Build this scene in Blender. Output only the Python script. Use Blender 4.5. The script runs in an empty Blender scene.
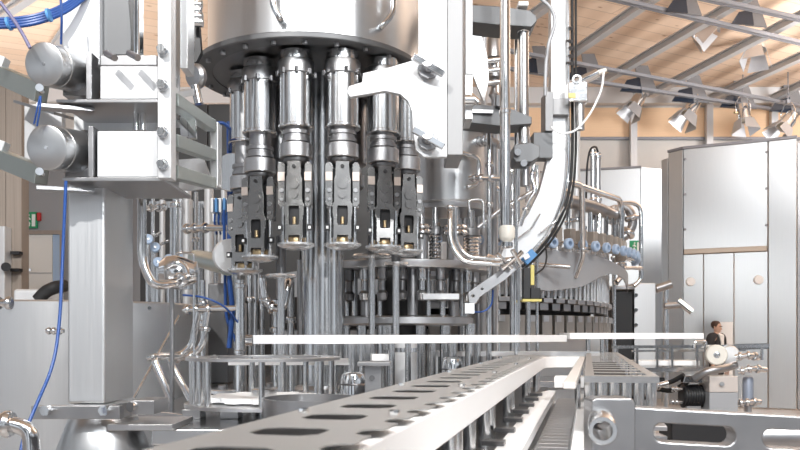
import bpy, bmesh, math, random
from mathutils import Vector, Matrix
random.seed(7)
R = math.radians
sc = bpy.context.scene
C = sc.collection
EYE, F, HX, HY = 1.5, 800.0, 400.0, 335.0

# ------------------------------------------------------------------ camera, world, lights, exposure
cam = bpy.data.cameras.new('camera'); cam_o = bpy.data.objects.new('camera', cam); C.objects.link(cam_o)
cam.lens = 36; cam.sensor_width = 36; cam.shift_y = 0.1375
cam.clip_start = 0.05; cam.clip_end = 200
cam_o.location = (0, 0, EYE); cam_o.rotation_euler = (R(90), 0, 0)
cam.dof.use_dof = True; cam.dof.focus_distance = 4.6; cam.dof.aperture_fstop = 9.0
sc.camera = cam_o

def build_world():
    w = bpy.data.worlds.new('hall_light'); sc.world = w; w.use_nodes = True
    nt = w.node_tree; nt.nodes.clear(); N = nt.nodes.new; L = nt.links.new
    out = N('ShaderNodeOutputWorld'); bg = N('ShaderNodeBackground'); L(bg.outputs[0], out.inputs[0])
    tc = N('ShaderNodeTexCoord'); mp = N('ShaderNodeMapping'); L(tc.outputs['Generated'], mp.inputs[0])
    mp.inputs['Scale'].default_value = (5.0, 5.0, 1.6)
    nz = N('ShaderNodeTexNoise'); nz.inputs['Scale'].default_value = 1.6; nz.inputs['Detail'].default_value = 2.5
    L(mp.outputs[0], nz.inputs['Vector'])
    cr = N('ShaderNodeValToRGB'); L(nz.outputs['Fac'], cr.inputs[0])
    e = cr.color_ramp.elements
    e[0].position = .43; e[0].color = (.04, .042, .046, 1); e[1].position = .57; e[1].color = (.92, .985, 1.07, 1)
    m = e.new(.50); m.color = (.42, .43, .45, 1)
    L(cr.outputs[0], bg.inputs[0]); bg.inputs[1].default_value = .80
build_world()

def light(name, typ, loc, target, energy, size=1.0, size_y=None, color=(1, 1, 1), spot=60, blend=.3):
    l = bpy.data.lights.new(name, typ); l.energy = energy; l.color = color
    if typ == 'AREA':
        l.size = size
        if size_y: l.shape = 'RECTANGLE'; l.size_y = size_y
    else: l.shadow_soft_size = size
    if typ == 'SPOT': l.spot_size = R(spot); l.spot_blend = blend
    o = bpy.data.objects.new(name, l); C.objects.link(o); o.location = loc
    o.rotation_euler = (Vector(target) - Vector(loc)).to_track_quat('-Z', 'Y').to_euler()
    return o
light('hall_lamp', 'AREA', (1.5, -3.5, 7.2), (0.3, 5, 1.2), 300, 6, 2.5, color=(.95, .98, 1))
light('stage_or_fill_spot', 'SPOT', (-2.6, -2.4, 6.6), (-1.0, 4.0, 2.0), 1250, .10, spot=62, color=(1, .985, .96))
light('stage_or_fill_spot', 'SPOT', (3.4, -1.5, 6.8), (0.6, 5.5, 1.4), 600, .12, spot=60, color=(1, .985, .96))
light('stage_or_fill_spot', 'SPOT', (2.6, -3.2, 4.4), (0.0, 5.5, 1.6), 520, .15, spot=40, color=(.96, .985, 1))  # unseen fill spot, added to brighten the heads and turret under the tank
light('back_hall_lamp', 'AREA', (6.0, 10.5, 6.4), (6.5, 16.5, 2.6), 70, 4, 1.5)
light('ceiling_fill', 'AREA', (12.0, 15.5, 5.6), (11.0, 16, 8.4), 720, 3, 3)  # unseen area lights added out of frame to brighten the timber ceiling
light('ceiling_fill', 'AREA', (-9.5, 15, 2.5), (-9, 15.6, 8.4), 520, 3, 3)
light('ceiling_fill', 'AREA', (8.5, 8.5, 4.4), (8.2, 8.9, 8.4), 540, 2.5, 2.5)
sc.view_settings.view_transform = 'Standard'; sc.view_settings.look = 'None'
sc.view_settings.gamma = 1; sc.view_settings.use_curve_mapping = False
sc.view_settings.exposure = 0.40

# ------------------------------------------------------------------ helpers
def P(px, py, Y): return Vector(((px - HX) / F * Y, Y, EYE + (HY - py) / F * Y))
def XY(px, Y): return ((px - HX) / F * Y, Y)
def H(py, Y): return EYE + (HY - py) / F * Y
V = Vector

class Mb:
    def __init__(s): s.bm = bmesh.new()
    def _faces(s, vs, fs):
        v = [s.bm.verts.new(p) for p in vs]
        for f in fs:
            try: s.bm.faces.new([v[i] for i in f])
            except ValueError: pass
        return s
    def box(s, a, b):
        (x0, y0, z0), (x1, y1, z1) = a, b
        x0, x1 = sorted((x0, x1)); y0, y1 = sorted((y0, y1)); z0, z1 = sorted((z0, z1))
        return s._faces([(x0,y0,z0),(x1,y0,z0),(x1,y1,z0),(x0,y1,z0),(x0,y0,z1),(x1,y0,z1),(x1,y1,z1),(x0,y1,z1)],
                        [(0,3,2,1),(4,5,6,7),(0,1,5,4),(1,2,6,5),(2,3,7,6),(3,0,4,7)])
    def bar(s, a, b, w, h, up=(0, 0, 1)):
        a, b = V(a), V(b); d = (b - a).normalized(); up = V(up)
        if abs(d.dot(up)) > .98: up = V((0, 1, 0))
        x = d.cross(up).normalized() * w / 2; z = x.cross(d).normalized() * h / 2
        vs = [p + i * x + j * z for p in (a, b) for i, j in ((-1,-1),(1,-1),(1,1),(-1,1))]
        return s._faces(vs, [(0,1,2,3),(7,6,5,4),(0,4,5,1),(1,5,6,2),(2,6,7,3),(3,7,4,0)])
    def cyl(s, a, b, r, r2=None, n=20):
        a, b = V(a), V(b); r2 = r if r2 is None else r2
        d = (b - a).normalized(); up = V((0, 0, 1)) if abs(d.z) < .95 else V((1, 0, 0))
        x = d.cross(up).normalized(); y = x.cross(d).normalized()
        vs = []
        for p, q in ((a, r), (b, r2)):
            vs += [p + (x * math.cos(t) + y * math.sin(t)) * q for t in (2 * math.pi * i / n for i in range(n))]
        fs = [(i, (i + 1) % n, n + (i + 1) % n, n + i) for i in range(n)]
        return s._faces(vs, fs + [tuple(range(n))[::-1], tuple(range(n, 2 * n))])
    def lathe(s, c, prof, n=32, axis=(0, 0, 1), close=False, t0=0, t1=360):
        """prof: (radius, height along the axis) pairs; close joins the last to the first (a ring)."""
        c = V(c); d = V(axis).normalized(); up = V((0, 1, 0)) if abs(d.z) > .9 else V((0, 0, 1))
        x = d.cross(up).normalized(); y = x.cross(d).normalized()
        full = abs(t1 - t0) >= 360; m = n if full else n + 1
        vs = []
        for r_, h in prof:
            for i in range(m):
                t = R(t0 + (t1 - t0) * i / n); vs.append(c + d * h + (x * math.cos(t) + y * math.sin(t)) * max(r_, 1e-5))
        k = len(prof); fs = []
        for j in range(k if close else k - 1):
            a_, b_ = j * m, ((j + 1) % k) * m
            for i in range(n): i2 = (i + 1) % m; fs.append((a_ + i, a_ + i2, b_ + i2, b_ + i))
        if not close:
            if prof[0][0] > 1e-4 and full: fs.append(tuple(range(m))[::-1])
            if prof[-1][0] > 1e-4 and full: fs.append(tuple(range((k - 1) * m, k * m)))
        elif not full:
            fs.append(tuple(j * m for j in range(k))); fs.append(tuple(j * m + m - 1 for j in range(k))[::-1])
        return s._faces(vs, fs)
    def tube(s, pts, r, n=12, bend=None):
        pts = [V(p) for p in pts]; bend = 3 * r if bend is None else bend
        path = [pts[0]]
        for i in range(1, len(pts) - 1):
            a, b, c = pts[i-1], pts[i], pts[i+1]
            k = min(bend, (a - b).length * .48, (c - b).length * .48)
            p, q = b + (a - b).normalized() * k, b + (c - b).normalized() * k
            for t in (0, .2, .4, .6, .8, 1): path.append(p.lerp(b, t).lerp(b.lerp(q, t), t))
        path.append(pts[-1])
        path = [p for i, p in enumerate(path) if i == 0 or (p - path[i-1]).length > 1e-5]
        d0 = (path[1] - path[0]).normalized(); x = d0.orthogonal().normalized(); vs = []
        for i, p in enumerate(path):
            d = (path[min(i+1, len(path)-1)] - path[max(i-1, 0)]).normalized()
            x = (x - d * x.dot(d)).normalized(); y = d.cross(x)
            vs += [p + (x * math.cos(t) + y * math.sin(t)) * r for t in (2 * math.pi * j / n for j in range(n))]
        fs = []
        for i in range(len(path) - 1):
            for j in range(n): a_, b_ = i * n, (i + 1) * n; fs.append((a_ + j, a_ + (j+1) % n, b_ + (j+1) % n, b_ + j))
        m = len(path) - 1
        return s._faces(vs, fs + [tuple(range(n))[::-1], tuple(range(m * n, m * n + n))])
    def prism(s, outer, holes, fn, t):
        """2-D outline with holes, mapped to 3-D by fn(u, v, w) at w = 0 and w = t."""
        tmp = bmesh.new(); edges = []; loops = [outer] + list(holes)
        for lp in loops:
            vv = [tmp.verts.new((u, v, 0)) for u, v in lp]
            edges += [tmp.edges.new((vv[i], vv[(i+1) % len(vv)])) for i in range(len(vv))]
        bmesh.ops.triangle_fill(tmp, use_beauty=True, use_dissolve=False, edges=edges)
        tmp.verts.index_update()
        co = [(v.co.x, v.co.y) for v in tmp.verts]; tris = [tuple(v.index for v in f.verts) for f in tmp.faces]
        tmp.free()
        n = len(co)
        vs = [fn(u, v, 0) for u, v in co] + [fn(u, v, t) for u, v in co]
        fs = [f for f in tris] + [tuple(n + i for i in f[::-1]) for f in tris]
        k = 0
        for lp in loops:
            m = len(lp)
            fs += [(k + i, k + (i+1) % m, n + k + (i+1) % m, n + k + i) for i in range(m)]; k += m
        s._faces(vs, fs); bmesh.ops.recalc_face_normals(s.bm, faces=s.bm.faces[:])
        return s
    def build(s, name, mat, parent=None, bev=0.0, base=None, ang=32):
        bm = s.bm
        bmesh.ops.recalc_face_normals(bm, faces=bm.faces[:])
        root = parent
        off = V((0, 0, 0))
        while root is not None: off = off + root.location; root = root.parent
        if parent is None:
            if base is None:
                lo = [min(v.co[i] for v in bm.verts) for i in range(3)]; hi = [max(v.co[i] for v in bm.verts) for i in range(3)]
                base = ((lo[0]+hi[0])/2, (lo[1]+hi[1])/2, lo[2])
            off = V(base)
        for v in bm.verts: v.co -= off
        for f in bm.faces: f.smooth = True
        for e in bm.edges:
            if len(e.link_faces) != 2 or e.calc_face_angle(0) > R(ang): e.smooth = False
        me = bpy.data.meshes.new(name); bm.to_mesh(me); bm.free(); me.materials.append(mat)
        o = bpy.data.objects.new(name, me); C.objects.link(o)
        if parent is None: o.location = off
        else: o.parent = parent
        if bev:
            b = o.modifiers.new('bevel', 'BEVEL'); b.width = bev; b.segments = 2; b.limit_method = 'ANGLE'; b.angle_limit = R(40); b.harden_normals = True
        return o

def tag(o, label, cat, group=None):
    o['label'] = label; o['category'] = cat
    if group: o['group'] = group
    return o
def thing(name, label, cat, loc, group=None):
    o = bpy.data.objects.new(name, None); C.objects.link(o); o.location = loc; o.empty_display_size = .05
    return tag(o, label, cat, group)
def solo(name, label, cat, mb, mat, group=None, bev=0.0):
    return tag(mb.build(name, mat, None, bev), label, cat, group)
def struct(name, mb, mat, bev=0.0):
    o = mb.build(name, mat, None, bev); o['kind'] = 'structure'; return o
def copy_tree(o, parent=None):
    c = o.copy(); C.objects.link(c); c.parent = parent
    for ch in list(o.children): copy_tree(ch, c)
    return c
ORD = ['first','second','third','fourth','fifth','sixth','seventh','eighth','ninth','tenth','eleventh','twelfth','thirteenth','fourteenth',
       'fifteenth','sixteenth','seventeenth','eighteenth','nineteenth','twentieth','twenty-first','twenty-second','twenty-third','twenty-fourth']
def arc(cx, cy, r, a0, a1, n=8): return [(cx + r * math.cos(R(a0 + (a1-a0) * i / n)), cy + r * math.sin(R(a0 + (a1-a0) * i / n))) for i in range(n + 1)]
def circ(cx, cy, r, n=20): return arc(cx, cy, r, 0, 360 - 360 / n, n - 1)
def slot(x0, x1, yc, r, n=8): return arc(x1 - r, yc, r, -90, 90, n) + arc(x0 + r, yc, r, 90, 270, n)

# ------------------------------------------------------------------ materials
def mat(name, base, rough=.5, metal=0.0, brush=None, var=0.0, bump=0.0, scale=1.0, coat=0.0, alpha=None, trans=0.0):
    m = bpy.data.materials.new(name); m.use_nodes = True; nt = m.node_tree; b = nt.nodes['Principled BSDF']
    b.inputs['Base Color'].default_value = (*base, 1); b.inputs['Roughness'].default_value = rough; b.inputs['Metallic'].default_value = metal
    b.inputs['Coat Weight'].default_value = coat; b.inputs['Transmission Weight'].default_value = trans
    N, L = nt.nodes.new, nt.links.new
    tc = N('ShaderNodeTexCoord'); mp = N('ShaderNodeMapping'); L(tc.outputs['Object'], mp.inputs[0])
    mp.inputs['Scale'].default_value = {'z': (190, 190, 2.5), 'x': (2.5, 190, 190), 'y': (190, 2.5, 190), None: (14, 14, 14)}[brush]
    nz = N('ShaderNodeTexNoise'); nz.inputs['Scale'].default_value = scale; nz.inputs['Detail'].default_value = 4; L(mp.outputs[0], nz.inputs['Vector'])
    mr = N('ShaderNodeMapRange'); L(nz.outputs['Fac'], mr.inputs[0]); mr.inputs['From Min'].default_value = .3; mr.inputs['From Max'].default_value = .7
    dr = .035 if brush else .03
    mr.inputs['To Min'].default_value = max(.02, rough - dr); mr.inputs['To Max'].default_value = min(1, rough + dr); L(mr.outputs[0], b.inputs['Roughness'])
    if var:
        mx = N('ShaderNodeMix'); mx.data_type = 'RGBA'; L(nz.outputs['Fac'], mx.inputs['Factor'])
        mx.inputs['A'].default_value = (*[c * (1 - var) for c in base], 1); mx.inputs['B'].default_value = (*[min(1, c * (1 + var)) for c in base], 1)
        L(mx.outputs['Result'], b.inputs['Base Color'])
    if bump:
        bp = N('ShaderNodeBump'); bp.inputs['Strength'].default_value = bump; bp.inputs['Distance'].default_value = .002
        L(nz.outputs['Fac'], bp.inputs['Height']); L(bp.outputs[0], b.inputs['Normal'])
    return m
steel = mat('brushed_stainless', (.70, .71, .72), .20, 1, 'z', .04)
sheet = mat('satin_stainless_sheet', (.74, .75, .76), .42, 1, 'z', .05)
chrome = mat('polished_stainless', (.80, .81, .82), .10, 1)
plate = mat('ground_steel_plate', (.60, .60, .61), .34, 1, 'x', .08, .04)
plate_l = mat('worn_guide_plate_steel', (.52, .515, .505), .42, .85, 'x', .05)
bellm = mat('bright_bell_plate', (.88, .89, .90), .22, .75)
blast = mat('bead_blasted_steel', (.66, .67, .685), .46, .35, None, .03, .03, 4)
castg = mat('grey_machined_steel', (.42, .42, .43), .36, 1, None, .10)
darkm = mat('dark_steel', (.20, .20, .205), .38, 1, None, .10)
gun = mat('burnished_gripper_steel', (.36, .355, .35), .26, 1, None, .05)
beamg = mat('dark_cast_beam', (.15, .153, .158), .48, .5, None, .1)
brown = mat('browned_block_steel', (.46, .43, .40), .4, .9, None, .12)
sill_m = mat('brown_slot_steel', (.42, .35, .29), .4, .7)
copper = mat('pale_copper_pad', (.86, .74, .66), .35, .8)
brass = mat('worn_brass', (.62, .47, .28), .35, 1)
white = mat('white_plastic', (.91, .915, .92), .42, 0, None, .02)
offwhite = mat('cream_plastic', (.80, .77, .70), .45)
turned = mat('turned_motor_steel', (.56, .57, .58), .34, .95)
satin = mat('satin_grey_steel', (.33, .33, .335), .55, .6, 'z', .06)
sheet2 = mat('enclosure_steel_sheet', (.54, .565, .585), .36, 1, 'z', .07, .03)
gap_dark_m = mat('gap_shade_dark', (.05, .051, .053), .5, .2)  # near-black colour standing in for shade in the machine gaps
return_m = mat('worn_beige_plastic', (.66, .63, .60), .5)
tank_m = mat('tank_steel', (.64, .655, .67), .36, 1, 'z', .05)
greyp = mat('grey_painted_metal', (.40, .41, .43), .45, .2)
greenp = mat('grey_green_aluminium', (.47, .51, .49), .36, .9, 'x', .06)
black = mat('black_plastic', (.018, .018, .02), .45)
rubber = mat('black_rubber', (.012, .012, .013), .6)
bluep = mat('pale_blue_plastic', (.40, .52, .70), .4)
blueh = mat('blue_hose_plastic', (.02, .075, .28), .32)
blueb = mat('blue_sensor_plastic', (.10, .30, .62), .4)
yellow = mat('yellow_plastic', (.72, .62, .20), .45)
lampm = mat('lamp_housing_grey', (.62, .62, .64), .35, .7)
door_m = mat('trapezoid_grey', (.22, .22, .23), .5, .5)
wallm = mat('beige_wall_panel', (.60, .565, .53), .7, 0, None, .04, .0, .3)
walld = mat('grey_wall_panel', (.33, .335, .35), .55, .1, None, .05, 0, .2)
doorm = mat('pale_door_panel', (.80, .78, .74), .55)
beamm = mat('galvanised_beam', (.56, .56, .57), .45, .6)
trussm = mat('dark_truss_grey', (.25, .25, .27), .5, .5)
floorm = mat('beige_hall_floor', (.46, .435, .42), .38, 0, None, .06, 0, .2)
timber = mat('weathered_timber', (.33, .28, .24), .6, 0, 'z', .25, .2, .5)
deckm = mat('wet_stainless_deck', (.72, .73, .74), .22, 1, None, .08)
green = mat('exit_sign_green', (.02, .33, .14), .4)
signw = mat('sign_white', (.88, .9, .88), .5)
redm = mat('sign_red', (.55, .03, .03), .45)
skin = mat('skin_tone', (.62, .40, .30), .55)
hairm = mat('dark_brown_hair', (.06, .03, .02), .6)
suit = mat('charcoal_suit_cloth', (.03, .03, .035), .8)
shirt = mat('white_shirt_cloth', (.85, .85, .85), .7)
shoe = mat('black_shoe_leather', (.015, .013, .012), .35)
lensm = mat('lamp_lens_glass', (.95, .88, .72), .08, 0, coat=.5)
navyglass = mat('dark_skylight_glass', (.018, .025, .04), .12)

def wood_mat():
    m = bpy.data.materials.new('knotty_spruce_planks'); m.use_nodes = True; nt = m.node_tree; b = nt.nodes['Principled BSDF']; N, L = nt.nodes.new, nt.links.new
    tc = N('ShaderNodeTexCoord'); mp = N('ShaderNodeMapping'); L(tc.outputs['Object'], mp.inputs[0]); mp.inputs['Rotation'].default_value = (0, 0, R(-26))
    bk = N('ShaderNodeTexBrick'); L(mp.outputs[0], bk.inputs['Vector']); bk.inputs['Scale'].default_value = 1
    bk.inputs['Brick Width'].default_value = 5.0; bk.inputs['Row Height'].default_value = .42; bk.inputs['Mortar Size'].default_value = .012; bk.inputs['Mortar Smooth'].default_value = .3
    bk.inputs['Color1'].default_value = (.80, .60, .45, 1); bk.inputs['Color2'].default_value = (.74, .53, .38, 1); bk.inputs['Mortar'].default_value = (.50, .35, .25, 1)
    m2 = N('ShaderNodeMapping'); L(mp.outputs[0], m2.inputs[0]); m2.inputs['Scale'].default_value = (1.3, 2.6, 2)
    vo = N('ShaderNodeTexVoronoi'); L(m2.outputs[0], vo.inputs['Vector']); vo.inputs['Scale'].default_value = 1.2
    cr = N('ShaderNodeValToRGB'); L(vo.outputs['Distance'], cr.inputs[0]); e = cr.color_ramp.elements
    e[0].position = .05; e[0].color = (.55, .42, .32, 1); e[1].position = .12; e[1].color = (1, 1, 1, 1)
    mx = N('ShaderNodeMix'); mx.data_type = 'RGBA'; mx.blend_type = 'MULTIPLY'; mx.inputs['Factor'].default_value = 1
    L(bk.outputs['Color'], mx.inputs['A']); L(cr.outputs[0], mx.inputs['B']); L(mx.outputs['Result'], b.inputs['Base Color'])
    b.inputs['Roughness'].default_value = .6
    return m
wood = wood_mat()
orange_wood = mat('orange_timber_cladding', (.80, .54, .34), .6, 0, 'x', .12, 0, .6)

# ------------------------------------------------------------------ setting
CH = 6.9                                        # ceiling above eye level
WY = 22.6                                       # back wall
struct('floor', Mb().box((-16, -5, -.1), (22, WY + .3, 0)), floorm)
struct('ceiling', Mb().box((-16, -5, EYE + CH), (22, WY + .3, EYE + CH + .15)), wood)
struct('wall_back', Mb().box((-16, WY, 0), (22, WY + .25, EYE + CH)), wallm)
def at_h(px, py, h):
    Y = F * h / (HY - py); return V(((px - HX) / F * Y, Y, EYE + h))
z = lambda py: H(py, WY - .05)
struct('trim_1', Mb().box((-16, WY - .35, z(106)), (22, WY - .002, EYE + CH - .002)), blast)          # pale duct band
struct('trim_2', Mb().box((-16, WY - .08, z(137)), (22, WY - .002, z(108))), orange_wood)                # timber band
struct('trim_3', Mb().box((-16, WY - .12, z(140)), (22, WY - .002, z(137.5))), trussm)
n = 4
for px in (497, 631, 706, 770):
    x = (px - HX) / F * WY; struct('trim_%d' % n, Mb().box((x - .09, WY - .3, 0), (x + .09, WY - .13, z(106) - .002)), beamm); n += 1
# long ceiling beams (I-section) and cross trusses
def ibeam(a, b, w, h, d):
    m = Mb(); up = V((0, 0, 1))
    m.bar(a, b, w, d); m.bar(a + up * (h / 2), b + up * (h / 2), .05, h); m.bar(a + up * h, b + up * h, w, d); return m
def extend(a, b, k0, k1): d = b - a; return a - d * k0, b + d * k1
for (x0, y0, x1, y1) in ((470, 62, 560, 0), (572, 57, 655, 0), (603, 84, 743, 3), (650, 97, 800, 20), (710, 101, 800, 60), (753, 110, 800, 88), (30, 84, 90, 0), (-60, 60, 0, 20)):
    a, b = extend(at_h(x0, y0, 6.45), at_h(x1, y1, 6.45), 0, .9)
    if a.y > WY - .5: a = a.lerp(b, (a.y - WY + .5) / (a.y - b.y))
    o = struct('trim_%d' % n, ibeam(a, b, .17, .15, .03), beamm); n += 1
TR = ((572, 62, 800, 105), (560, 76, 800, 113), (623, 0, 800, 42), (717, 0, 800, 18))
for (x0, y0, x1, y1) in TR:
    a, b = extend(at_h(x0, y0, 6.2), at_h(x1, y1, 6.2), .5, .35)
    m = Mb(); m.bar(a, b, .06, .07); m.bar(a + V((0, .12, 0)), b + V((0, .12, 0)), .03, .04)
    struct('trim_%d' % n, m, trussm); n += 1
# dark skewed quads, each with a grey trapezoid plate, hung by the cross trusses
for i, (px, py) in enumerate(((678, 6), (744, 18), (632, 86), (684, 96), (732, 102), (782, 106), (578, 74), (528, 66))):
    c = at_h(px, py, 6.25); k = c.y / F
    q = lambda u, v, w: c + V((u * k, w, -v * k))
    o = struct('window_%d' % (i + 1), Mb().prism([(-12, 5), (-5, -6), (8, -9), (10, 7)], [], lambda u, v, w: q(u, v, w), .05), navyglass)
    Mb().prism([(6, -24), (19, -24), (29, 4), (7, 2), (10, 1)], [], lambda u, v, w: q(u, v, .25 + w), .05).build('trapezoid_plate', door_m, o)

# grey hall partition behind the drum, with door and exit sign
PW = 13.0
struct('wall_left', Mb().box((P(-140, 0, PW).x, PW, 0), (P(210, 0, PW).x, PW + .12, H(146, PW))), walld)
struct('trim_%d' % n, Mb().box((P(-140, 0, PW).x, PW - .03, H(146, PW) + .002), (P(180, 0, PW).x, PW + .1, H(102, PW))), doorm); n += 1
d1 = struct('door_1', Mb().box((P(26, 0, PW).x, PW - .06, .01), (P(54, 0, PW).x, PW - .003, H(235, PW))), doorm)
Mb().box((P(24, 0, PW).x, PW - .09, .01), (P(26, 0, PW).x - .003, PW - .003, H(231, PW))).box((P(62, 0, PW).x, PW - .09, .01), (P(64, 0, PW).x, PW - .003, H(231, PW))).box((P(26, 0, PW).x, PW - .09, H(235, PW) + .003), (P(62, 0, PW).x, PW - .003, H(231, PW))).build('door_frame', timber, d1)
Mb().box((P(54.4, 0, PW).x, PW - .06, .01), (P(62, 0, PW).x - .004, PW - .003, H(235, PW))).build('side_light', bluep, d1)
Mb().bar(P(27, 270, PW - .12), P(31, 270, PW - .12), .03, .04).build('door_handle', chrome, d1)
Mb().box((P(26.5, 0, PW).x, PW - .068, H(273.6, PW)), (P(53.5, 0, PW).x, PW - .06, H(273, PW))).build('door_seam', trussm, d1)
def exit_sign(px, py, Y, w, h, label):
    t = thing('exit_sign', label, 'sign', P(px, py + h / 2, Y))
    a, b = P(px - w/2, py + h/2, Y), P(px + w/2, py - h/2, Y)
    Mb().box((a.x, Y, a.z), (b.x, Y + .04, b.z)).build('sign_panel', green, t)
    s_ = w * Y / F; ox, oz = a.x, a.z
    q = lambda u, v: V((ox + u * s_, Y - .006, oz + v * s_ * h / w))
    m = Mb()                                         # running figure
    m.lathe(q(.42, .80), [(1e-5, -.004), (.07 * s_, -.004), (.07 * s_, .004), (1e-5, .004)], 12, (0, 1, 0))
    for u0, v0, u1, v1 in ((.40,.70,.36,.42),(.36,.42,.50,.28),(.50,.28,.46,.10),(.36,.42,.26,.26),(.26,.26,.12,.22),(.40,.66,.54,.52),(.38,.66,.24,.56)):
        m.bar(q(u0, v0), q(u1, v1), .008, .09 * s_)
    m.build('running_figure', signw, t)
    Mb().box((q(.64, .1).x, Y - .008, q(0, .1).z), (q(.88, 0).x, Y, q(0, .86).z)).build('door_symbol', signw, t)
    return t
exit_sign(30, 220, PW - .05, 14, 16, 'green running man exit sign on the grey wall above the pale door')
solo('warning_sign', 'small red sign beside the exit sign on the grey wall', 'sign', Mb().box((P(37.5, 0, PW).x, PW - .05, H(221, PW)), (P(41.5, 0, PW).x, PW - .003, H(213, PW))), redm)
exit_sign(635.5, 247, 18.36, 11, 13, 'green exit sign behind the chrome pipe loop at the filler')
pl = Mb()
PY = 8.0
for i in range(3): pl.box((P(-26 + i * 16, 0, PY).x, PY, 0), (P(-10.5 + i * 16, 0, PY).x, PY + .16, H(88 - 3 * i, PY)))
struct('pillar', pl, timber)
t = thing('wall_cabinet', 'narrow pale cabinet with round black knob on the weathered timber pillar', 'cabinet', P(4, 310, PY - .1))
Mb().box((P(-14, 0, PY).x, PY - .15, H(318, PY)), (P(12, 0, PY).x, PY - .003, H(228, PY))).build('body', blast, t, .01)
Mb().cyl(P(6, 267, PY - .15), P(6, 267, PY - .21), .045).build('knob', black, t)
Mb().box((P(14, 0, PY).x, PY - .08, H(272, PY)), (P(23, 0, PY).x, PY - .003, H(269, PY))).box((P(14, 0, PY).x, PY - .08, H(255, PY)), (P(23, 0, PY).x, PY - .003, H(252, PY))).build('hinge', black, t)

# ------------------------------------------------------------------ tall panelled enclosures at the back
EH = 3.92
pts = [XY(661, 17.5), XY(668, 17.25), XY(683, 16.9), XY(768, 16.2), XY(797, 15.95), XY(880, 15.6)]
def panel(m, a, b, z0, z1, t=.06, g=.012, out=0.0):
    a, b = V((*a, 0)), V((*b, 0)); d = (b - a).normalized(); nrm = V((d.y, -d.x, 0))
    a, b = a + d * g, b - d * g
    vs = [p + nrm * (out - w) + V((0, 0, q)) for q in (z0, z1) for p, w in ((a, 0), (b, 0), (b, t), (a, t))]
    return m._faces(vs, [(0,3,2,1),(4,5,6,7),(0,1,5,4),(1,2,6,5),(2,3,7,6),(3,0,4,7)])
t = thing('machine_enclosure', 'tall brushed steel machine enclosure with a brown slot across its wide door', 'enclosure', (*pts[2], 0))
lerp2 = lambda a, b, k: (a[0] + (b[0]-a[0]) * k, a[1] + (b[1]-a[1]) * k)
top = EYE + EH
zs = H(252.5, 16.5); zt = H(247.5, 16.5)
panel(Mb(), pts[0], pts[1], .02, top - .1).build('narrow_panel', sheet2, t, .006)
panel(Mb(), pts[1], pts[2], .02, top).build('corner_panel', sheet2, t, .006)
panel(Mb(), pts[2], pts[3], zt, top).build('upper_panel', sheet2, t, .006)
m = Mb()
for k in (.0, 1.0):
    for zz in (.2, .55, .9):
        p = lerp2(pts[2], pts[3], .02 + .96 * k); zc = zt + (top - zt) * zz; m.cyl((p[0], p[1] - .0, zc), (p[0], p[1] - .03, zc), .025)
m.build('bolt', trussm, t)
panel(Mb(), pts[2], pts[3], zs, zt, .2, .02, .03).build('slot_sill', sill_m, t, .01)
for a, b in ((0, .25), (.25, .61), (.61, 1)):
    panel(Mb(), lerp2(pts[2], pts[3], a), lerp2(pts[2], pts[3], b), .02, zs - .01, .06, .008).build('lower_panel', sheet2, t, .006)
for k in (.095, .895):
    p = lerp2(pts[2], pts[3], k); zc = H(281, 16.6); Mb().cyl((p[0], p[1] + .02, zc), (p[0] - .01, p[1] - .05, zc), .10, .085).build('round_glint', white, t)  # white discs modelled in place of round light reflections on the panels
panel(Mb(), pts[3], pts[4], .02, top).build('side_panel', sheet2, t, .006)
panel(Mb(), pts[4], pts[5], .02, top - .1).build('end_panel', sheet2, t, .006)
m = Mb()
for i in range(1, 4): panel(m, pts[i], pts[i+1], top + .004, top + .06, .1, 0, .02)
m.build('top_rail', trussm, t)
q = [XY(540, 19.0), XY(641, 18.4), XY(663, 18.6)]
t = thing('machine_enclosure', 'lower brushed steel enclosure wing behind the filler pipework', 'enclosure', (*q[1], 0))
e2 = H(168, 18.4)
panel(Mb(), q[0], q[1], .02, e2).build('wide_panel', sheet2, t, .006)
panel(Mb(), q[1], q[2], .02, e2 + .02).build('corner_panel', sheet2, t, .006)
m = Mb(); panel(m, q[0], q[1], e2 + .004, e2 + .05, .1, 0, .02); m.build('top_rail', trussm, t)

# ------------------------------------------------------------------ person by a white board
def skin_fig(name, joints, bones, m, parent, root=0, sub=2):
    me = bpy.data.meshes.new(name); me.from_pydata([j[:3] for j in joints], bones, []); o = bpy.data.objects.new(name, me); C.objects.link(o); o.parent = parent
    s_ = o.modifiers.new('skin', 'SKIN'); s_.use_smooth_shade = True
    for i, j in enumerate(joints):
        r_ = j[3] if isinstance(j[3], tuple) else (j[3], j[3]); me.skin_vertices[0].data[i].radius = r_; me.skin_vertices[0].data[i].use_root = (i == root)
    u = o.modifiers.new('sub', 'SUBSURF'); u.levels = sub; u.render_levels = sub; me.materials.append(m); return o
PY2 = 15.6
px0 = P(716.5, 0, PY2).x
t = thing('person', 'man in a dark suit and white shirt standing by the white board', 'person', (px0, PY2, 0)); t.rotation_euler = (0, 0, R(36))
J = [(0,0,.92,(.13,.09)),(0,0,1.10,(.12,.085)),(0,0,1.32,(.145,.09)),(0,0,1.48,(.10,.08)),(0,-.01,1.55,.054),(0,-.02,1.60,(.062,.075)),(0,-.02,1.68,(.072,.088)),(0,-.01,1.74,(.05,.06)),
     (.19,0,1.47,.062),(.24,.02,1.16,.046),(.22,-.06,.92,.036),(.22,-.08,.85,(.018,.036)),(.222,-.08,.815,(.014,.034)),(-.19,0,1.47,.062),(-.24,.02,1.16,.046),(-.22,-.06,.92,.036),(-.22,-.08,.85,(.018,.036)),(-.222,-.08,.815,(.014,.034)),
     (.09,0,.86,.085),(.10,0,.48,.06),(.10,.02,.09,.042),(.11,-.16,.04,.036),(-.09,0,.86,.085),(-.10,0,.48,.06),(-.10,.02,.09,.042),(-.11,-.16,.04,.036)]
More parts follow.
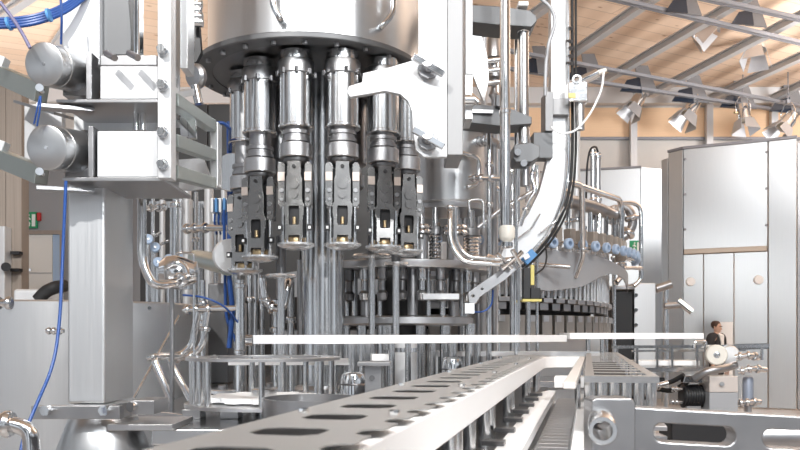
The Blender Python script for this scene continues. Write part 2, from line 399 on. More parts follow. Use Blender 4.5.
Bn = [(0,1),(1,2),(2,3),(3,4),(4,5),(5,6),(6,7),(3,8),(8,9),(9,10),(10,11),(11,12),(3,13),(13,14),(14,15),(15,16),(16,17),(0,18),(18,19),(19,20),(20,21),(0,22),(22,23),(23,24),(24,25)]
Jb, Bb = list(J), list(Bn)
for sx, palm in ((1, 11), (-1, 16)):
    for dy, dz_ in ((-.038, .092), (-.013, .104), (.012, .098), (.034, .078)):
        a = len(Jb); Jb += [(sx*.222, -.08 + dy, .80, .0095), (sx*.215, -.083 + dy, .80 - dz_ * .5, .009), (sx*.198, -.086 + dy, .80 - dz_, .008)]; Bb += [(palm, a), (a, a+1), (a+1, a+2)]
    a = len(Jb); Jb += [(sx*.20, -.118, .825, .011), (sx*.19, -.14, .785, .009)]; Bb += [(palm, a), (a, a+1)]
skin_fig('body', Jb, Bb, skin, t)
g = lambda r_, k: tuple(x + k for x in r_) if isinstance(r_, tuple) else r_ + k
idx = [0,1,2,3,8,9,10,13,14,15]
jj = [(*J[i][:3], g(J[i][3], .042 if i < 3 else .033)) for i in idx]; jj[0] = (0, 0, .84, (.18, .135)); jj[3] = (0, .015, 1.485, (.085, .07))
mp_ = {v: i for i, v in enumerate(idx)}
skin_fig('suit_jacket', jj, [(mp_[a], mp_[b]) for a, b in Bn if a in mp_ and b in mp_], suit, t)
skin_fig('trousers', [(0,0,1.04,(.145,.11)), (0,0,.93,(.15,.115)), (.09,0,.84,.10), (.10,0,.48,.075), (.10,.02,.12,.062), (-.09,0,.84,.10), (-.10,0,.48,.075), (-.10,.02,.12,.062)],
         [(0,1),(1,2),(2,3),(3,4),(1,5),(5,6),(6,7)], suit, t)
for sx in (1, -1):
    skin_fig('shoe', [(sx*.10,.05,.05,.05),(sx*.105,-.06,.045,.048),(sx*.115,-.19,.035,.04)], [(0,1),(1,2)], shoe, t)
    Mb().lathe((px0 + sx*.027, PY2 - .094, 1.665), [(1e-5,-.011),(.009,-.007),(.012,0),(.009,.007),(1e-5,.011)], 10).build('eye', black, t)
    Mb().lathe((px0 + sx*.078, PY2 - .01, 1.645), [(1e-5,-.035),(.012,-.02),(.015,.01),(1e-5,.035)], 8).build('ear', skin, t)
Mb()._faces([(px0-.075,PY2-.118,1.50),(px0+.075,PY2-.118,1.50),(px0+.012,PY2-.148,1.14),(px0-.012,PY2-.148,1.14),(px0-.06,PY2-.06,1.53),(px0+.06,PY2-.06,1.53),(px0+.012,PY2-.10,1.12),(px0-.012,PY2-.10,1.12)],
            [(0,1,2,3),(4,7,6,5),(0,4,5,1),(1,5,6,2),(2,6,7,3),(3,7,4,0)]).build('shirt_front', shirt, t)
Mb().lathe((px0, PY2 - .008, 1.51), [(.085,-.04),(.062,.035),(.056,.03),(.08,-.04)], 16, close=True).build('shirt_collar', shirt, t)
Mb()._faces([(px0-.014,PY2-.10,1.60),(px0+.014,PY2-.10,1.60),(px0,PY2-.125,1.612),(px0,PY2-.092,1.66)], [(0,1,2),(0,2,3),(1,3,2),(0,3,1)]).build('nose', skin, t)
Mb().bar((px0-.024,PY2-.098,1.575),(px0+.024,PY2-.098,1.575),.008,.008).build('mouth', mat('lip_tone',(.42,.2,.17),.5), t)
Mb().lathe((px0, PY2 + .018, 1.655), [(.05,-.03),(.078,.0),(.090,.035),(.088,.075),(.066,.108),(.03,.122),(1e-5,.125)], 20).build('hair', hairm, t)
t = thing('display_board', 'white upright display board behind the man in the suit', 'board', (P(726, 0, 16.1).x, 16.12, 0))
Mb().box((P(718.5, 0, 16.1).x, 16.1, .25), (P(733, 0, 16.1).x, 16.14, H(322, 16.1))).build('panel', white, t, .004)
for px in (721, 730): Mb().box((P(px, 0, 16.1).x - .03, 15.98, 0), (P(px, 0, 16.1).x + .03, 16.26, .03)).box((P(px,0,16.1).x - .02, 16.142, .03), (P(px,0,16.1).x + .02, 16.17, 1.2)).build('foot', plate, t)

# ------------------------------------------------------------------ stage lamps
def stage_lamp(px, py, h_top, aim, size, label, Y=None):
    pos = P(px, py, Y)
    t = thing('stage_lamp', label, 'lamp', pos, 'barn door stage lamps on the ceiling trusses')
    d = V(aim).normalized(); size = size * .88; r_ = size * .25; L_ = size * .62
    back, front = pos - d * L_ * .5, pos + d * L_ * .5
    side = d.cross(V((0, 0, 1))).normalized(); upv = side.cross(d).normalized()
    Mb().lathe(back, [(r_*.55, -.04*size), (r_*.85, 0), (r_*.9, L_*.35), (r_, L_*.4), (r_, L_*.85), (r_*1.12, L_*.88), (r_*1.12, L_), (r_*.9, L_), (r_*.85, L_*.8)], 20, d).build('housing', chrome, t)
    Mb().lathe(front - d * L_ * .14, [(1e-5, .03*size), (r_*.5, .02*size), (r_*.84, -.02*size)], 20, d).build('lens', lensm, t)
    for u, v in ((side, upv), (-side, upv), (upv, side), (-upv, side)):
        a = front + u * r_ * 1.12; b = a + d * size * .46 + u * size * .13; k1, k2 = v * r_ * .8, v * r_ * 1.25
        nrm = (b - a).cross(v).normalized() * .008 * size
        Mb()._faces([a - k1 - nrm, a + k1 - nrm, b + k2 - nrm, b - k2 - nrm, a - k1 + nrm, a + k1 + nrm, b + k2 + nrm, b - k2 + nrm],
                    [(0,1,2,3),(7,6,5,4),(0,4,5,1),(1,5,6,2),(2,6,7,3),(3,7,4,0)]).build('barn_door', lampm if u.z > -.5 else brown, t)
    y1 = pos + V((0, 0, size * .62))
    Mb().tube([pos + side * r_ * 1.1, pos + side * r_ * 1.35 + V((0,0,size*.3)), y1 + side * r_ * .6, y1 - side * r_ * .6, pos - side * r_ * 1.35 + V((0,0,size*.3)), pos - side * r_ * 1.1], .022 * size, 8, .1*size).build('yoke', chrome, t)
    Mb().cyl(y1, V((pos.x, pos.y, EYE + CH - .001)), .02 * size).box(y1 + V((-.06*size, -.06*size, -.02*size)), y1 + V((.06*size, .06*size, .12*size))).build('hook_clamp', trussm, t)
    Mb().cyl(pos + side * r_ * 1.0, pos + side * r_ * 1.5, .05 * size).build('tilt_knob', brass, t)
for a in ((692, 26, (.62, -.25, -.62), .80, 18.2, 'stage lamp tilting over with a dark open barn door, topmost on the trusses'),
          (757, 42, (-.15, -.22, -.95), .86, 18.6, 'stage lamp hanging upright in a wire yoke with spread barn doors, below the upper truss'),
          (638, 100, (-.55, -.15, -.8), .80, 21.6, 'pale stage lamp with a square vane hanging over the filler pipes'),
          (692, 107, (-.5, -.15, -.8), .86, 21.4, 'stage lamp with bluish vanes above the narrow enclosure corner'),
          (743, 113, (.05, -.2, -.95), .80, 21.2, 'stage lamp over the middle of the wide enclosure door'),
          (788, 121, (-.6, -.2, -.7), .86, 21.0, 'lowest stage lamp, close above the enclosure side panel')):
    stage_lamp(a[0], a[1], 6.2, a[2], a[3], a[5], Y=a[4])

# ------------------------------------------------------------------ machine table that the central machines stand on
DZ = EYE - .36
t = thing('machine_table', 'wide wet stainless machine table beneath the capper and filler', 'machine table', (0.1, 6, 0))
TPOLY = [(-.95, 3.05), (.0, 3.05), (.48, 5.15), (.60, 6.2), (1.6, 6.3), (1.95, 7.3), (2.24, 7.9), (2.24, 8.3), (1.9, 8.6), (1.9, 10.2), (-2.3, 10.2), (-2.3, 6.35), (-1.28, 6.15), (-1.28, 3.9), (-.95, 3.6)]
Mb().prism(TPOLY, [], lambda u, v, w: V((u, v, DZ - .06 + w)), .06).build('table_top', deckm, t, .006)
Mb().prism([(u + (.06 if u < -.6 else -.06), v + (.06 if v < 7 else -.06)) for u, v in TPOLY], [], lambda u, v, w: V((u, v, .12 + w)), DZ - .19).build('skirt', sheet, t)
for x, y in ((-.8, 3.3), (-.15, 3.3), (1.6, 6.6), (1.7, 9.9), (-2.1, 9.9), (-2.1, 6.6)): Mb().cyl((x, y, 0), (x, y, .118), .05).build('leg', plate, t)

t = thing('rear_housing', 'tall housing darkened for gap shade, closing off the machine behind the filler carousel', 'housing', (*XY(345, 10.6), 0))
for k, (u0, u1) in enumerate(((140, 207.4), (208, 300), (300.6, 392), (392.6, 484))): Mb().box((P(u0, 0, 10.5).x, 10.5, .05), (P(u1, 0, 10.5).x, 10.9, H(104, 10.5))).build('panel', gap_dark_m, t, .01)  # panels coloured dark so the gaps between pipes read as shade
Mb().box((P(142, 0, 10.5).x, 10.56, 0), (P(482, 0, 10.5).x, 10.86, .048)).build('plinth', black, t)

# ------------------------------------------------------------------ capper: tank, flange, column, heads
CX, CY = (316 - 400) / F * 4.8, 4.8
TB = EYE + 1.57; TR_ = .632
t = thing('capper_tank', 'large round stainless tank with lifting handles above the capping heads', 'tank', (CX, CY, TB))
Mb().lathe((CX, CY, 0), [(TR_, TB), (TR_, TB + 1.6), (TR_ - .01, TB + 1.62), (1e-5, TB + 1.62)], 96).build('shell', tank_m, t)
FXC = CX - .035
Mb().lathe((FXC, CY, 0), [(.57, TB - .035), (.675, TB - .035), (.68, TB - .03), (.68, TB - .008), (.675, TB - .002), (.57, TB - .002)], 96, close=True).build('flange', beamg, t)
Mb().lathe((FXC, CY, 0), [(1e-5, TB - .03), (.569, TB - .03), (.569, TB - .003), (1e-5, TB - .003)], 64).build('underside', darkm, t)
for i in range(24):
    a = R(i * 15 + 4); p = V((FXC + .635 * math.sin(a), CY - .635 * math.cos(a), 0)); Mb().cyl(p + V((0,0,TB - .055)), p + V((0,0,TB - .036)), .014, n=6).build('bolt', castg, t)
def cyl_hit(px, py, cx, cy, r):
    dx, dz = (px - HX) / F, (HY - py) / F
    a = dx*dx + 1; b = -2 * (dx*cx + cy); c = cx*cx + cy*cy - r*r
    Y = (-b - math.sqrt(max(0, b*b - 4*a*c))) / (2*a); return V((dx*Y, Y, EYE + dz*Y))
for x0, y0, x1, y1, x2, y2 in ((271, -30, 273, 6, 281, 20), (394, -30, 393, 14, 381, 27)):
    a, b, c, d = (cyl_hit(x0, y0, CX, CY, TR_ + .06), cyl_hit(x1, y1, CX, CY, TR_ + .06), cyl_hit(x2, y2, CX, CY, TR_ + .05), cyl_hit(x2 + (2 if x2 < 300 else -2), y2 + 2, CX, CY, TR_ - .01))
    Mb().tube([a, b, c, d], .017, 12, .05).build('lifting_handle', steel, t)
COLX = (323 - 400) / F * 4.8
t = thing('central_column', 'thick polished centre column rising to the capping heads', 'column', (COLX, CY, DZ))
Mb().lathe((COLX, CY, 0), [(.125, DZ + .002), (.125, TB - .032)], 48).build('shaft', steel, t)
Mb().lathe((COLX, CY, 0), [(.19, DZ + .002), (.19, DZ + .04), (.15, DZ + .06), (.127, DZ + .06), (.127, DZ + .002)], 48, close=True).build('base_collar', plate, t)

U = 4.31 / F                                     # metres per photo pixel at the front heads
def head_proto(px, py):
    zc = lambda y: EYE + (HY - y) * U
    t = thing('capping_head', '', 'capping head', (px, py, zc(248)), 'capping heads hanging under the tank')
    up = []
    Lz = lambda pr, name, m, n=32: Mb().lathe((px, py, 0), [(r_ * U, zc(y)) for r_, y in pr], n).build(name, m, t)
    s_ = Lz([(17, 128.5), (18, 127.5), (18, 125.5), (16.4, 124.5), (16.4, 52)], 'sleeve', steel)
    Mb().lathe((px, py, 0), [(16.5*U, zc(75)), (18.4*U, zc(74.5)), (18.4*U, zc(62)), (17.8*U, zc(61)), (16.5*U, zc(61))], 32, close=True).build('clamp_collar', castg, s_); s_['fixed'] = 1
    for i in range(8):
        a = R(i * 45 + 12); p = V((px + 18.6*U*math.sin(a), py - 18.6*U*math.cos(a), 0)); Mb().cyl(p + V((0,0,zc(76))), p + V((0,0,zc(71))), 2*U, n=6).build('bolt', darkm, s_)
    Lz([(11, 143), (11, 100)], 'spindle', castg)
    Lz([(14, 142), (14, 138.5), (12.5, 138), (12.5, 135), (13.8, 134.5), (13.8, 131), (12, 130)], 'collar', castg)
    Lz([(15.2, 158), (16.3, 157.2), (16.3, 144.2), (15.4, 143.4), (11, 143)], 'grip_ring', plate)
    Lz([(6, 169), (8, 168), (12.2, 162.5), (12.8, 161.5), (12.8, 158.5), (11, 158)], 'lower_ring', darkm)
    Lz([(6.5, 243), (7.5, 242), (7.5, 236), (5.5, 235), (5.5, 168)], 'core_rod', darkm)
    Lz([(8, 243.2), (8.2, 242), (8.2, 238), (7.7, 237)], 'brass_bushing', brass)
    ox = lambda u: px + u * U
    box = lambda m, u0, u1, y0, y1, d0, d1: m.box((ox(u0), py - d0 * U, zc(y0)), (ox(u1), py - d1 * U, zc(y1)))
    fp = lambda u, y, w: V((ox(u), py - (9.5 + w) * U, zc(y)))
    c = Mb().prism([(-6.5,163),(6.5,163),(7,176),(8.2,181),(8.2,203),(9.8,206),(9.8,214),(8.8,219),(8.8,240),(5.4,240),(5.4,236),(-5.4,236),(-5.4,240),(-8.8,240),(-8.8,219),(-9.8,214),(-9.8,206),(-8.2,203),(-8.2,181),(-7,176)],
                   [[(-4.6,207),(-5.2,209),(-5.2,224),(-4.6,226),(4.6,226),(5.2,224),(5.2,209),(4.6,207)]], fp, 3.4).build('gripper_plate', gun, t, .0012)
    for y, r_ in ((168, 1.8), (185.5, 5), (195.5, 4.4)): Mb().cyl(fp(0, y, 3.45), fp(0, y, 5), r_ * U, n=18).build('pivot_bolt', gun if r_ > 2 else black, c, .0008)
    box(Mb(), -6.5, 6.5, 205, 228, 7.6, 8.6).build('slot_shade', black, c)  # black box put in as the shade inside the slot
    Mb().cyl(fp(0, 218, 1.2), fp(0, 225, 1.2), 1.8 * U).build('plunger', brass, c)
    for sx in (-1, 1):
        sp = Mb().prism([(sx*10, 165), (sx*12, 163), (sx*15, 163), (sx*17, 166), (sx*17, 204), (sx*14.5, 207), (sx*10, 207)], [], lambda u, y, w: V((ox(u), py - (2 + w) * U, zc(y))), 6).build('side_plate', gun, t, .0012)
        box(Mb(), sx*10, sx*16.8, 173, 181.5, 8.1, 9.4).build('copper_pad', copper, sp)
        for y, r_ in ((191, 2.2), (200, 1.6)): Mb().cyl(V((ox(sx*13), py - 8.02*U, zc(y))), V((ox(sx*13), py - 9.8*U, zc(y))), r_*U, n=12).build('plate_bolt', castg, sp)
        Mb().cyl((ox(sx*12), py - 4*U, zc(207)), (ox(sx*12), py - 4*U, zc(243)), 2.3*U, n=14).build('guide_rod', steel, t)
        k = box(Mb(), sx*12.6, sx*17.6, 225, 231, 6, 9).build('tag_block', black, t)
        box(Mb(), sx*13.8, sx*16.2, 226.6, 229.4, 9.02, 9.4).build('tag_square', white, k)
    box(Mb(), -16.5, 16.5, 168, 203, -2, 1.6).build('gap_shade_backing', black, t)  # black backings added here and below as shade between the gripper parts
    box(Mb(), -9.4, 9.4, 208.2, 237, 1, 4.5).build('gap_shade_backing', black, t)
    box(Mb(), -16, 16, 203, 208, -4, 4).build('cross_piece', gun, t, .001)
    Lz([(1e-5, 249.5), (9, 249.5), (15.5, 247.4), (18.8, 245.2), (18.8, 243.4), (16, 243), (1e-5, 242.6)], 'bell_plate', bellm)
    for i in range(6):
        a = R(i * 60 + 30); Mb().cyl((px + 13.5*U*math.sin(a), py - 13.5*U*math.cos(a), zc(243.6)), (px + 13.5*U*math.sin(a), py - 13.5*U*math.cos(a), zc(240.5)), 1.5*U, n=8).build('plate_screw', steel, t)
    return t
HR = .485; HX0 = (319 - 400) / F * 4.31
heads = [(-15, 0, 'capping head with copper pads, directly to one side of the dark gap on the tank side nearer the column'),
         (15, 0, ''), (45, .0, ''), (75, .0, ''), (-45, .055, ''), (-75, .11, '')]
hl = ['capping head facing out at the middle, the lower bellied handle above it',
      'capping head straight above the thick polished centre column',
      'capping head between the centre column one and the outermost by the second tank',
      'outermost capping head, partly tucked behind its neighbour beside the second tank',
      'lowered capping head with its bell plate hanging deeper, beside the middle one',
      'most lowered slim capping head, beside the round disc and blue hose']
hl[0] = 'capping head beside the centre column, showing two copper pads and a full bell plate'
proto = None
for (th, drop, _), lab in zip(heads, hl):
    x, y = HX0 + HR * math.sin(R(th)), CY - HR * math.cos(R(th))
    if proto is None: proto = head_proto(x, y); o = proto; z0 = proto.location.z
    else: o = copy_tree(proto)
    o.location = (x, y, z0); o.rotation_euler = (0, 0, R(th * .22)); o['label'] = lab
    for ch in o.children:
        if not ch.get('fixed'):
            ch.location.z -= drop
for o in bpy.data.objects:
    if 'fixed' in o: del o['fixed']
# sleeves of the far side of the ring
fs = None
for i, th in enumerate((105, 135, 165, 195, 225, 255)):
    x, y = HX0 + HR * math.sin(R(th)), CY - HR * math.cos(R(th))
    m = Mb().lathe((x, y, 0), [(.05, EYE + .95), (.075, EYE + .97), (.075, EYE + 1.05), (.055, EYE + 1.06), (.055, EYE + 1.1), (.092, EYE + 1.12), (.09, EYE + 1.45), (.09, TB - .032)], 24)
    solo('rear_spindle', 'dark spindle sleeve on the far side of the head ring, %s of them' % ORD[i], 'spindle', m, castg, 'spindle sleeves on the far side')

# turret plates below the heads: ring table with rods
def vpost(name, label, cat, px, Y, y0, y1, r_px, m=steel, collars=(), group=None, n=20, to=None):
    x = (px - HX) / F * Y; r_ = r_px * Y / F; z0 = H(y1, Y) if to is None else to; z1 = H(y0, Y)
    t = thing(name, label, cat, (x, Y, z0), group)
    Mb().cyl((x, Y, z0), (x, Y, z1), r_, n=n).build('tube', m, t)
    for yc, h, k in collars:
        zc = H(yc, Y); hh = h * Y / F; Mb().lathe((x, Y, zc), [(r_*k*.9, -hh/2), (r_*k, -hh*.35), (r_*k, hh*.35), (r_*k*.9, hh/2), (r_*.9, hh/2), (r_*.9, -hh/2)], n, close=True).build('collar', chrome, t)
    return t
RX, RY = XY(404, 5.55)
t = thing('turret_ring', 'round two-tier steel turret with posts beneath the second tank', 'turret', (RX, RY, DZ))
z1, z2, z3 = EYE + .425, EYE + .065, EYE + .25
Mb().lathe((RX, RY, 0), [(.30, z1), (.60, z1), (.605, z1 + .01), (.605, z1 + .045), (.59, z1 + .05), (.30, z1 + .05)], 64, close=True).build('upper_ring', plate, t)
Mb().lathe((RX, RY, 0), [(.10, z2), (.47, z2), (.48, z2 + .01), (.48, z2 + .05), (.45, z2 + .06), (.10, z2 + .06)], 64, close=True).build('lower_ring', plate, t)
Mb().lathe((RX, RY, 0), [(.16, DZ + .001), (.16, TB - .9)], 32).build('hub', gap_dark_m, t)  # hub coloured near-black as shade between the posts
for i in range(14):
    a = R(-95 + i * 14.6); p = (RX + .42 * math.sin(a), RY - .42 * math.cos(a)); r_ = (.02, .034, .015)[i % 3]
    Mb().cyl((*p, z2 + .061), (*p, z1 - .001), r_, n=14).build('spacer_post', (steel, castg, chrome)[i % 3], t)
    p2 = (RX + .50 * math.sin(a + .1), RY - .50 * math.cos(a + .1))
    Mb().lathe((*p2, 0), [(.012, z2 + .15), (.03, z2 + .16), (.036, z2 + .20), (.02, z2 + .22), (.02, z2 + .28), (.03, z2 + .29), (.03, z1 - .001)], 14).build('cam_follower', (darkm, chrome, castg)[i % 3], t)
Mb().box((P(422, 0, 5.1).x, 4.98, H(300, 5.05)), (P(458, 0, 5.1).x, 5.12, H(294, 5.05))).build('guide_block', blast, t, .004)
for px in (345, 362, 385, 420, 445, 470):
    Mb().cyl((*XY(px, 5.35), DZ + .001), (*XY(px, 5.35), z2 + .01), .035 if px != 385 else .06, n=18).build('leg', steel, t)

# small centering plates below the lowered heads and their rods
for i, (px, py, Y, w, lab) in enumerate(((281, 277, 4.55, 16, 'thin glossy round plate hanging lowest under the lowered heads'),
        (372, 257, 4.9, 20, 'thin glossy round plate just above the turret ring, beside the centre column'),
        (396, 265, 4.75, 13, 'small tilted bright plate on the turret ring edge'))):
    x = (px - HX) / F * Y; zc = H(py, Y); r_ = w * Y / F
    t = thing('bell_plate', lab, 'plate', (x, Y, zc))
    Mb().lathe((x, Y, zc), [(1e-5, -.008), (r_*.9, -.004), (r_, .004), (r_*.95, .014), (1e-5, .016)], 28).build('disc', bellm, t)
    Mb().cyl((x, Y, zc + .014), (x, Y, H(236, Y)), .028).build('stem', darkm, t)
    Mb().cyl((x, Y, zc - .007), (x, Y, DZ + .002), .02).build('post', steel, t)
# ------------------------------------------------------------------ second tank, its stand and valves
T2 = 5.75; T2X = (448 - 400) / F * T2
t = thing('second_tank', 'smaller round stainless tank reflecting the timber, behind the pale bracket arm', 'tank', (T2X, T2, H(212, T2)))
r2 = 36.5 * T2 / F
Mb().lathe((T2X, T2, 0), [(r2, H(205, T2)), (r2, H(128, T2)), (r2 + .0, H(118, T2)), (r2 * .8, H(112, T2)), (1e-5, H(108, T2))], 64).build('shell', tank_m, t)
Mb().lathe((T2X, T2, 0), [(1e-5, H(213, T2)), (r2 + .02, H(213, T2)), (r2 + .025, H(211, T2)), (r2 + .025, H(208, T2)), (r2 + .015, H(207, T2)), (r2 + .02, H(205.3, T2)), (1e-5, H(205.3, T2))], 64).build('base_flange', plate, t)
Mb().lathe((T2X, T2, 0), [(r2 + .003, H(136, T2)), (r2 + .04, H(136, T2)), (r2 + .04, H(129, T2)), (r2 + .003, H(129, T2))], 64, close=True).build('rim', castg, t)
a = [cyl_hit(470, 158, T2X, T2, r2 + .05), cyl_hit(479, 158, T2X, T2, r2 + .05), cyl_hit(479, 184, T2X, T2, r2 + .05), cyl_hit(468, 187, T2X, T2, r2 + .04), cyl_hit(466, 187, T2X, T2, r2 - .005)]
Mb().tube([cyl_hit(452, 150, T2X, T2, r2 - .005), cyl_hit(452, 150, T2X, T2, r2 + .05)] + a[1:], .016, 12, .04).build('handle', steel, t)
for i, (px, dy, r_) in enumerate(((421, 5.45, .05), (435, 5.5, .035), (455, 5.5, .06), (471, 5.6, .05))):
    x, y = XY(px, dy); zt_, zb = H(213.5, T2), z1 + .052
    t = thing('tank_valve' if i % 2 == 0 else 'spring_rod', ['stubby valve with ring collars under the second tank', 'rod with a coil spring under the second tank', 'plain thick cylinder under the second tank, by the bent chrome pipe', 'slim spring rod at the tank edge behind the bent chrome pipe'][i], 'valve' if i % 2 == 0 else 'spring rod', (x, y, zb))
    Mb().lathe((x, y, 0), [(r_*.55, zb), (r_*.55, zt_)], 20).build('rod', steel, t)
    if i % 2 == 0:
        Mb().lathe((x, y, 0), [(r_*.6, zb + .001), (r_*.95, zb + .01), (r_*.95, zb + .2), (r_*.6, zb + .22)], 24).build('body', plate, t)
        for q in (.225, .26): Mb().lathe((x, y, zb + q), [(r_*.56, -.012), (r_*1.4, -.012), (r_*1.5, 0), (r_*1.4, .012), (r_*.56, .012)], 24, close=True).build('ring', chrome, t)
    else:
        pp = [V((x + r_ * math.cos(k * .55), y + r_ * math.sin(k * .55), zb + .01 + .0021 * k)) for k in range(95)]
        Mb().tube(pp, .007, 6, 0).build('spring', chrome, t)
        Mb().lathe((x, y, zb + .215), [(r_*.56, 0), (r_*1.25, 0), (r_*1.25, .05), (r_*.56, .05)], 20, close=True).build('collar', castg, t)

# ------------------------------------------------------------------ pale bracket arm in front of the tank
BY = 3.72
fn = lambda u, v, w: P(u, v, BY) + V((0, w, 0))
t = thing('bracket_arm', 'pale hooked steel bracket arm with two knob bolts in front of the tank', 'bracket', P(440, 155, BY))
Mb().prism([(418,-140),(447,-140),(447,157),(424,157),(416,150),(413,130),(412,112),(408,101),(400,94),(385,91),(350,97),(347,92),(349,86),(362,82),(363,73),(390,67),(412,60.5),(417,57),(418.5,52)], [], fn, .035).build('hook_plate', blast, t, .003)
Mb().box((P(447.3, 0, BY).x, BY + .0, H(155, BY)), (P(463, 0, BY).x, BY + .30, H(-140, BY))).build('box_post', satin, t, .004)
for py in (70, 141):
    k = P(428, py, BY); m = Mb(); m.cyl(k + V((0, -.002, 0)), k + V((0, -.035, 0)), .05, n=8).cyl(k + V((0,-.035,0)), k + V((-.005, -.09, .01)), .026)
    b = m.build('knob_bolt', castg, t, .002)
    m = Mb().bar(k + V((-.07, -.075, .035)), k + V((.07, -.075, -.045)), .028, .03); m.build('handle', chrome, b, .003)
# ------------------------------------------------------------------ frame cluster left of the tank
LY = 3.05
lx0, lx1 = P(67, 0, LY).x, P(134, 0, LY).x
t = thing('frame_column', 'stout square stainless column clamped on a round foot', 'column', ((lx0 + lx1)/2, LY + .1, 0))
f = lambda u, v, w: V((u, v, w))
cz0, cz1 = H(404, LY), H(181, LY); k = .035
xm = P(105, 0, LY).x
Mb().prism([(lx0, LY), (xm, LY), (xm, LY + .33), (lx0, LY + .33)], [], lambda u, v, w: V((u, v, cz0 + w)), cz1 - cz0).build('shaft', sheet, t, .012)
cxm = (lx0 + xm) / 2 + .03
Mb().lathe((cxm, LY + .1, 0), [(.26, 0), (.26, .02), (.215, .05), (.175, H(452, LY)), (.135, H(424, LY)), (.125, H(419, LY)), (.11, H(418, LY)), (.11, cz0 - .001)], 40).build('foot', turned, t)
m = Mb().box((P(43, 0, LY).x, LY - .10, H(416.5, LY)), (P(129, 0, LY).x, LY - .055, H(403.5, LY)))
cl = m.build('clamp_bar', castg, t, .003)
for px in (48, 106): Mb().cyl(P(px, 410, LY - .1) + V((0, 0, 0)), P(px, 410, LY - .1) + V((0, -.03, 0)), .02, n=6).cyl(P(px, 410, LY - .13), P(px, 410, LY - .13) + V((0, -.02, 0)), .011).build('clamp_bolt', chrome, cl)
Mb().box((P(132, 0, LY).x, LY - .02, H(414, LY)), (P(156, 0, LY).x, LY + .16, H(400, LY))).build('side_lug', castg, t, .003)
Mb().cyl(P(130, 407, LY - .03), P(148, 405, LY + .05), .02).build('lug_pin', chrome, t)
Mb().box((P(112, 0, LY).x, LY - .05, H(429, LY)), (P(176, 0, LY).x, LY + .25, H(423, LY))).build('foot_plate', plate, t, .002)

t = thing('upper_frame', 'pale bead-blasted frame of stacked box beams carrying the two round motors', 'frame', P(110, 180, LY))
bx = lambda m, u0, u1, y0, y1, d0, d1, Y=LY: m.box((P(u0, 0, Y + d0).x, Y + d0, H(y1, Y + d0)), (P(u1, 0, Y + d0).x, Y + d1, H(y0, Y + d0)))
bx(Mb(), 100, 158, 66, 99, -.10, .18).build('upper_beam', blast, t, .004)
bx(Mb(), 97, 158, 131, 177, -.10, .18).build('lower_beam', blast, t, .004)
bx(Mb(), 62, 164, 177.3, 181, -.14, .24).build('bottom_plate', castg, t, .002)
bx(Mb(), 56, 158, 99.3, 102.5, -.12, .24).build('shelf_plate', castg, t, .002)
bx(Mb(), 74, 156, 102.8, 130.7, .16, .2).build('web_plate', sheet, t)
for px in (136, 143): Mb().cyl(P(px, 103, LY + .02), P(px, 130.5, LY + .02), .011).build('tie_rod', steel, t)
bx(Mb(), 86, 91.5, 52, 99, -.12, .1).build('end_cheek', castg, t, .002)
bx(Mb(), 88, 93, 126, 177, -.12, .1).build('end_cheek', castg, t, .002)
fa = lambda u, v, w: P(u, v, LY - .16) + V((0, w, 0))
up_ = bx(Mb(), 157.5, 171, -140, 178, -.17, -.105).build('front_plate', blast, t, .003)
for py in (51, 86, 133, 165):
    k = P(163.5, py, LY - .1705); Mb().cyl(k, k + V((0, -.012, 0)), .021, n=20).cyl(k + V((0,-.012,0)), k + V((0, -.036, 0)), .0165, n=6).build('hex_bolt', steel, up_, .001)
bx(Mb(), 62, 99.5, -140, 65.6, -.05, .14).build('upper_post', blast, t, .004)
bx(Mb(), 100, 157, 55, 65.7, -.10, .18).build('post_foot', castg, t, .004)
Mb().prism([(101, -140), (118, -140), (131, 30), (131, 54.5), (101, 54.5)], [], lambda u, v, w: P(u, v, LY - .02) + V((0, w, 0)), .12).build('gusset', beamg, t, .003)
for px in (106, 129): Mb().cyl(P(px, 53, LY - .16), P(px + 9, 58, LY - .2), .012).build('stud', castg, t)
bx(Mb(), 133, 139, -140, 54.6, -.06, .0).build('round_rail', chrome, t, .008)
# two round motors with flat faces
def motor(px, py, r_px, lx, ly, label, dot):
    c = P(px, py, LY - .20); r_ = r_px * (LY - .2) / F
    ax = (P(lx, ly, LY + .10) - c).normalized()
    t = thing('round_motor', label, 'motor', c)
    Mb().lathe(c, [(1e-5, 0), (r_*.90, 0), (r_*.985, .004), (r_, .014), (r_, .05), (r_*.97, .053), (r_*.97, .058), (r_*1.0, .061), (r_*1.0, (P(lx, ly, LY + .10) - c).length)], 56, ax).build('drum', turned, t)
    Mb().lathe(c - ax * .002, [(1e-5, 0), (.006, 0), (.006, .004)], 12, ax).build('centre_mark', chrome if dot else castg, t)
    e = c + ax * (P(lx, ly, LY + .10) - c).length * .8
    Mb().lathe(e, [(r_*1.002, 0), (r_*1.08, .004), (r_*1.08, .03), (r_*1.002, .034)], 48, ax, close=True).build('mounting_ring', castg, t)
    b = e + V((0, -.03, -r_ * 1.12)); Mb().box(b + V((-.05, -.04, -.02)), b + V((.05, .04, .05))).build('mounting_foot', castg, t, .004)
    return t
motor(43.5, 64, 21.5, 92, 76, 'upper round motor with a plain brushed face at the pale frame', 0)
motor(46, 147.5, 22.5, 94, 154, 'lower round motor with a bright centre mark at the pale frame', 1)
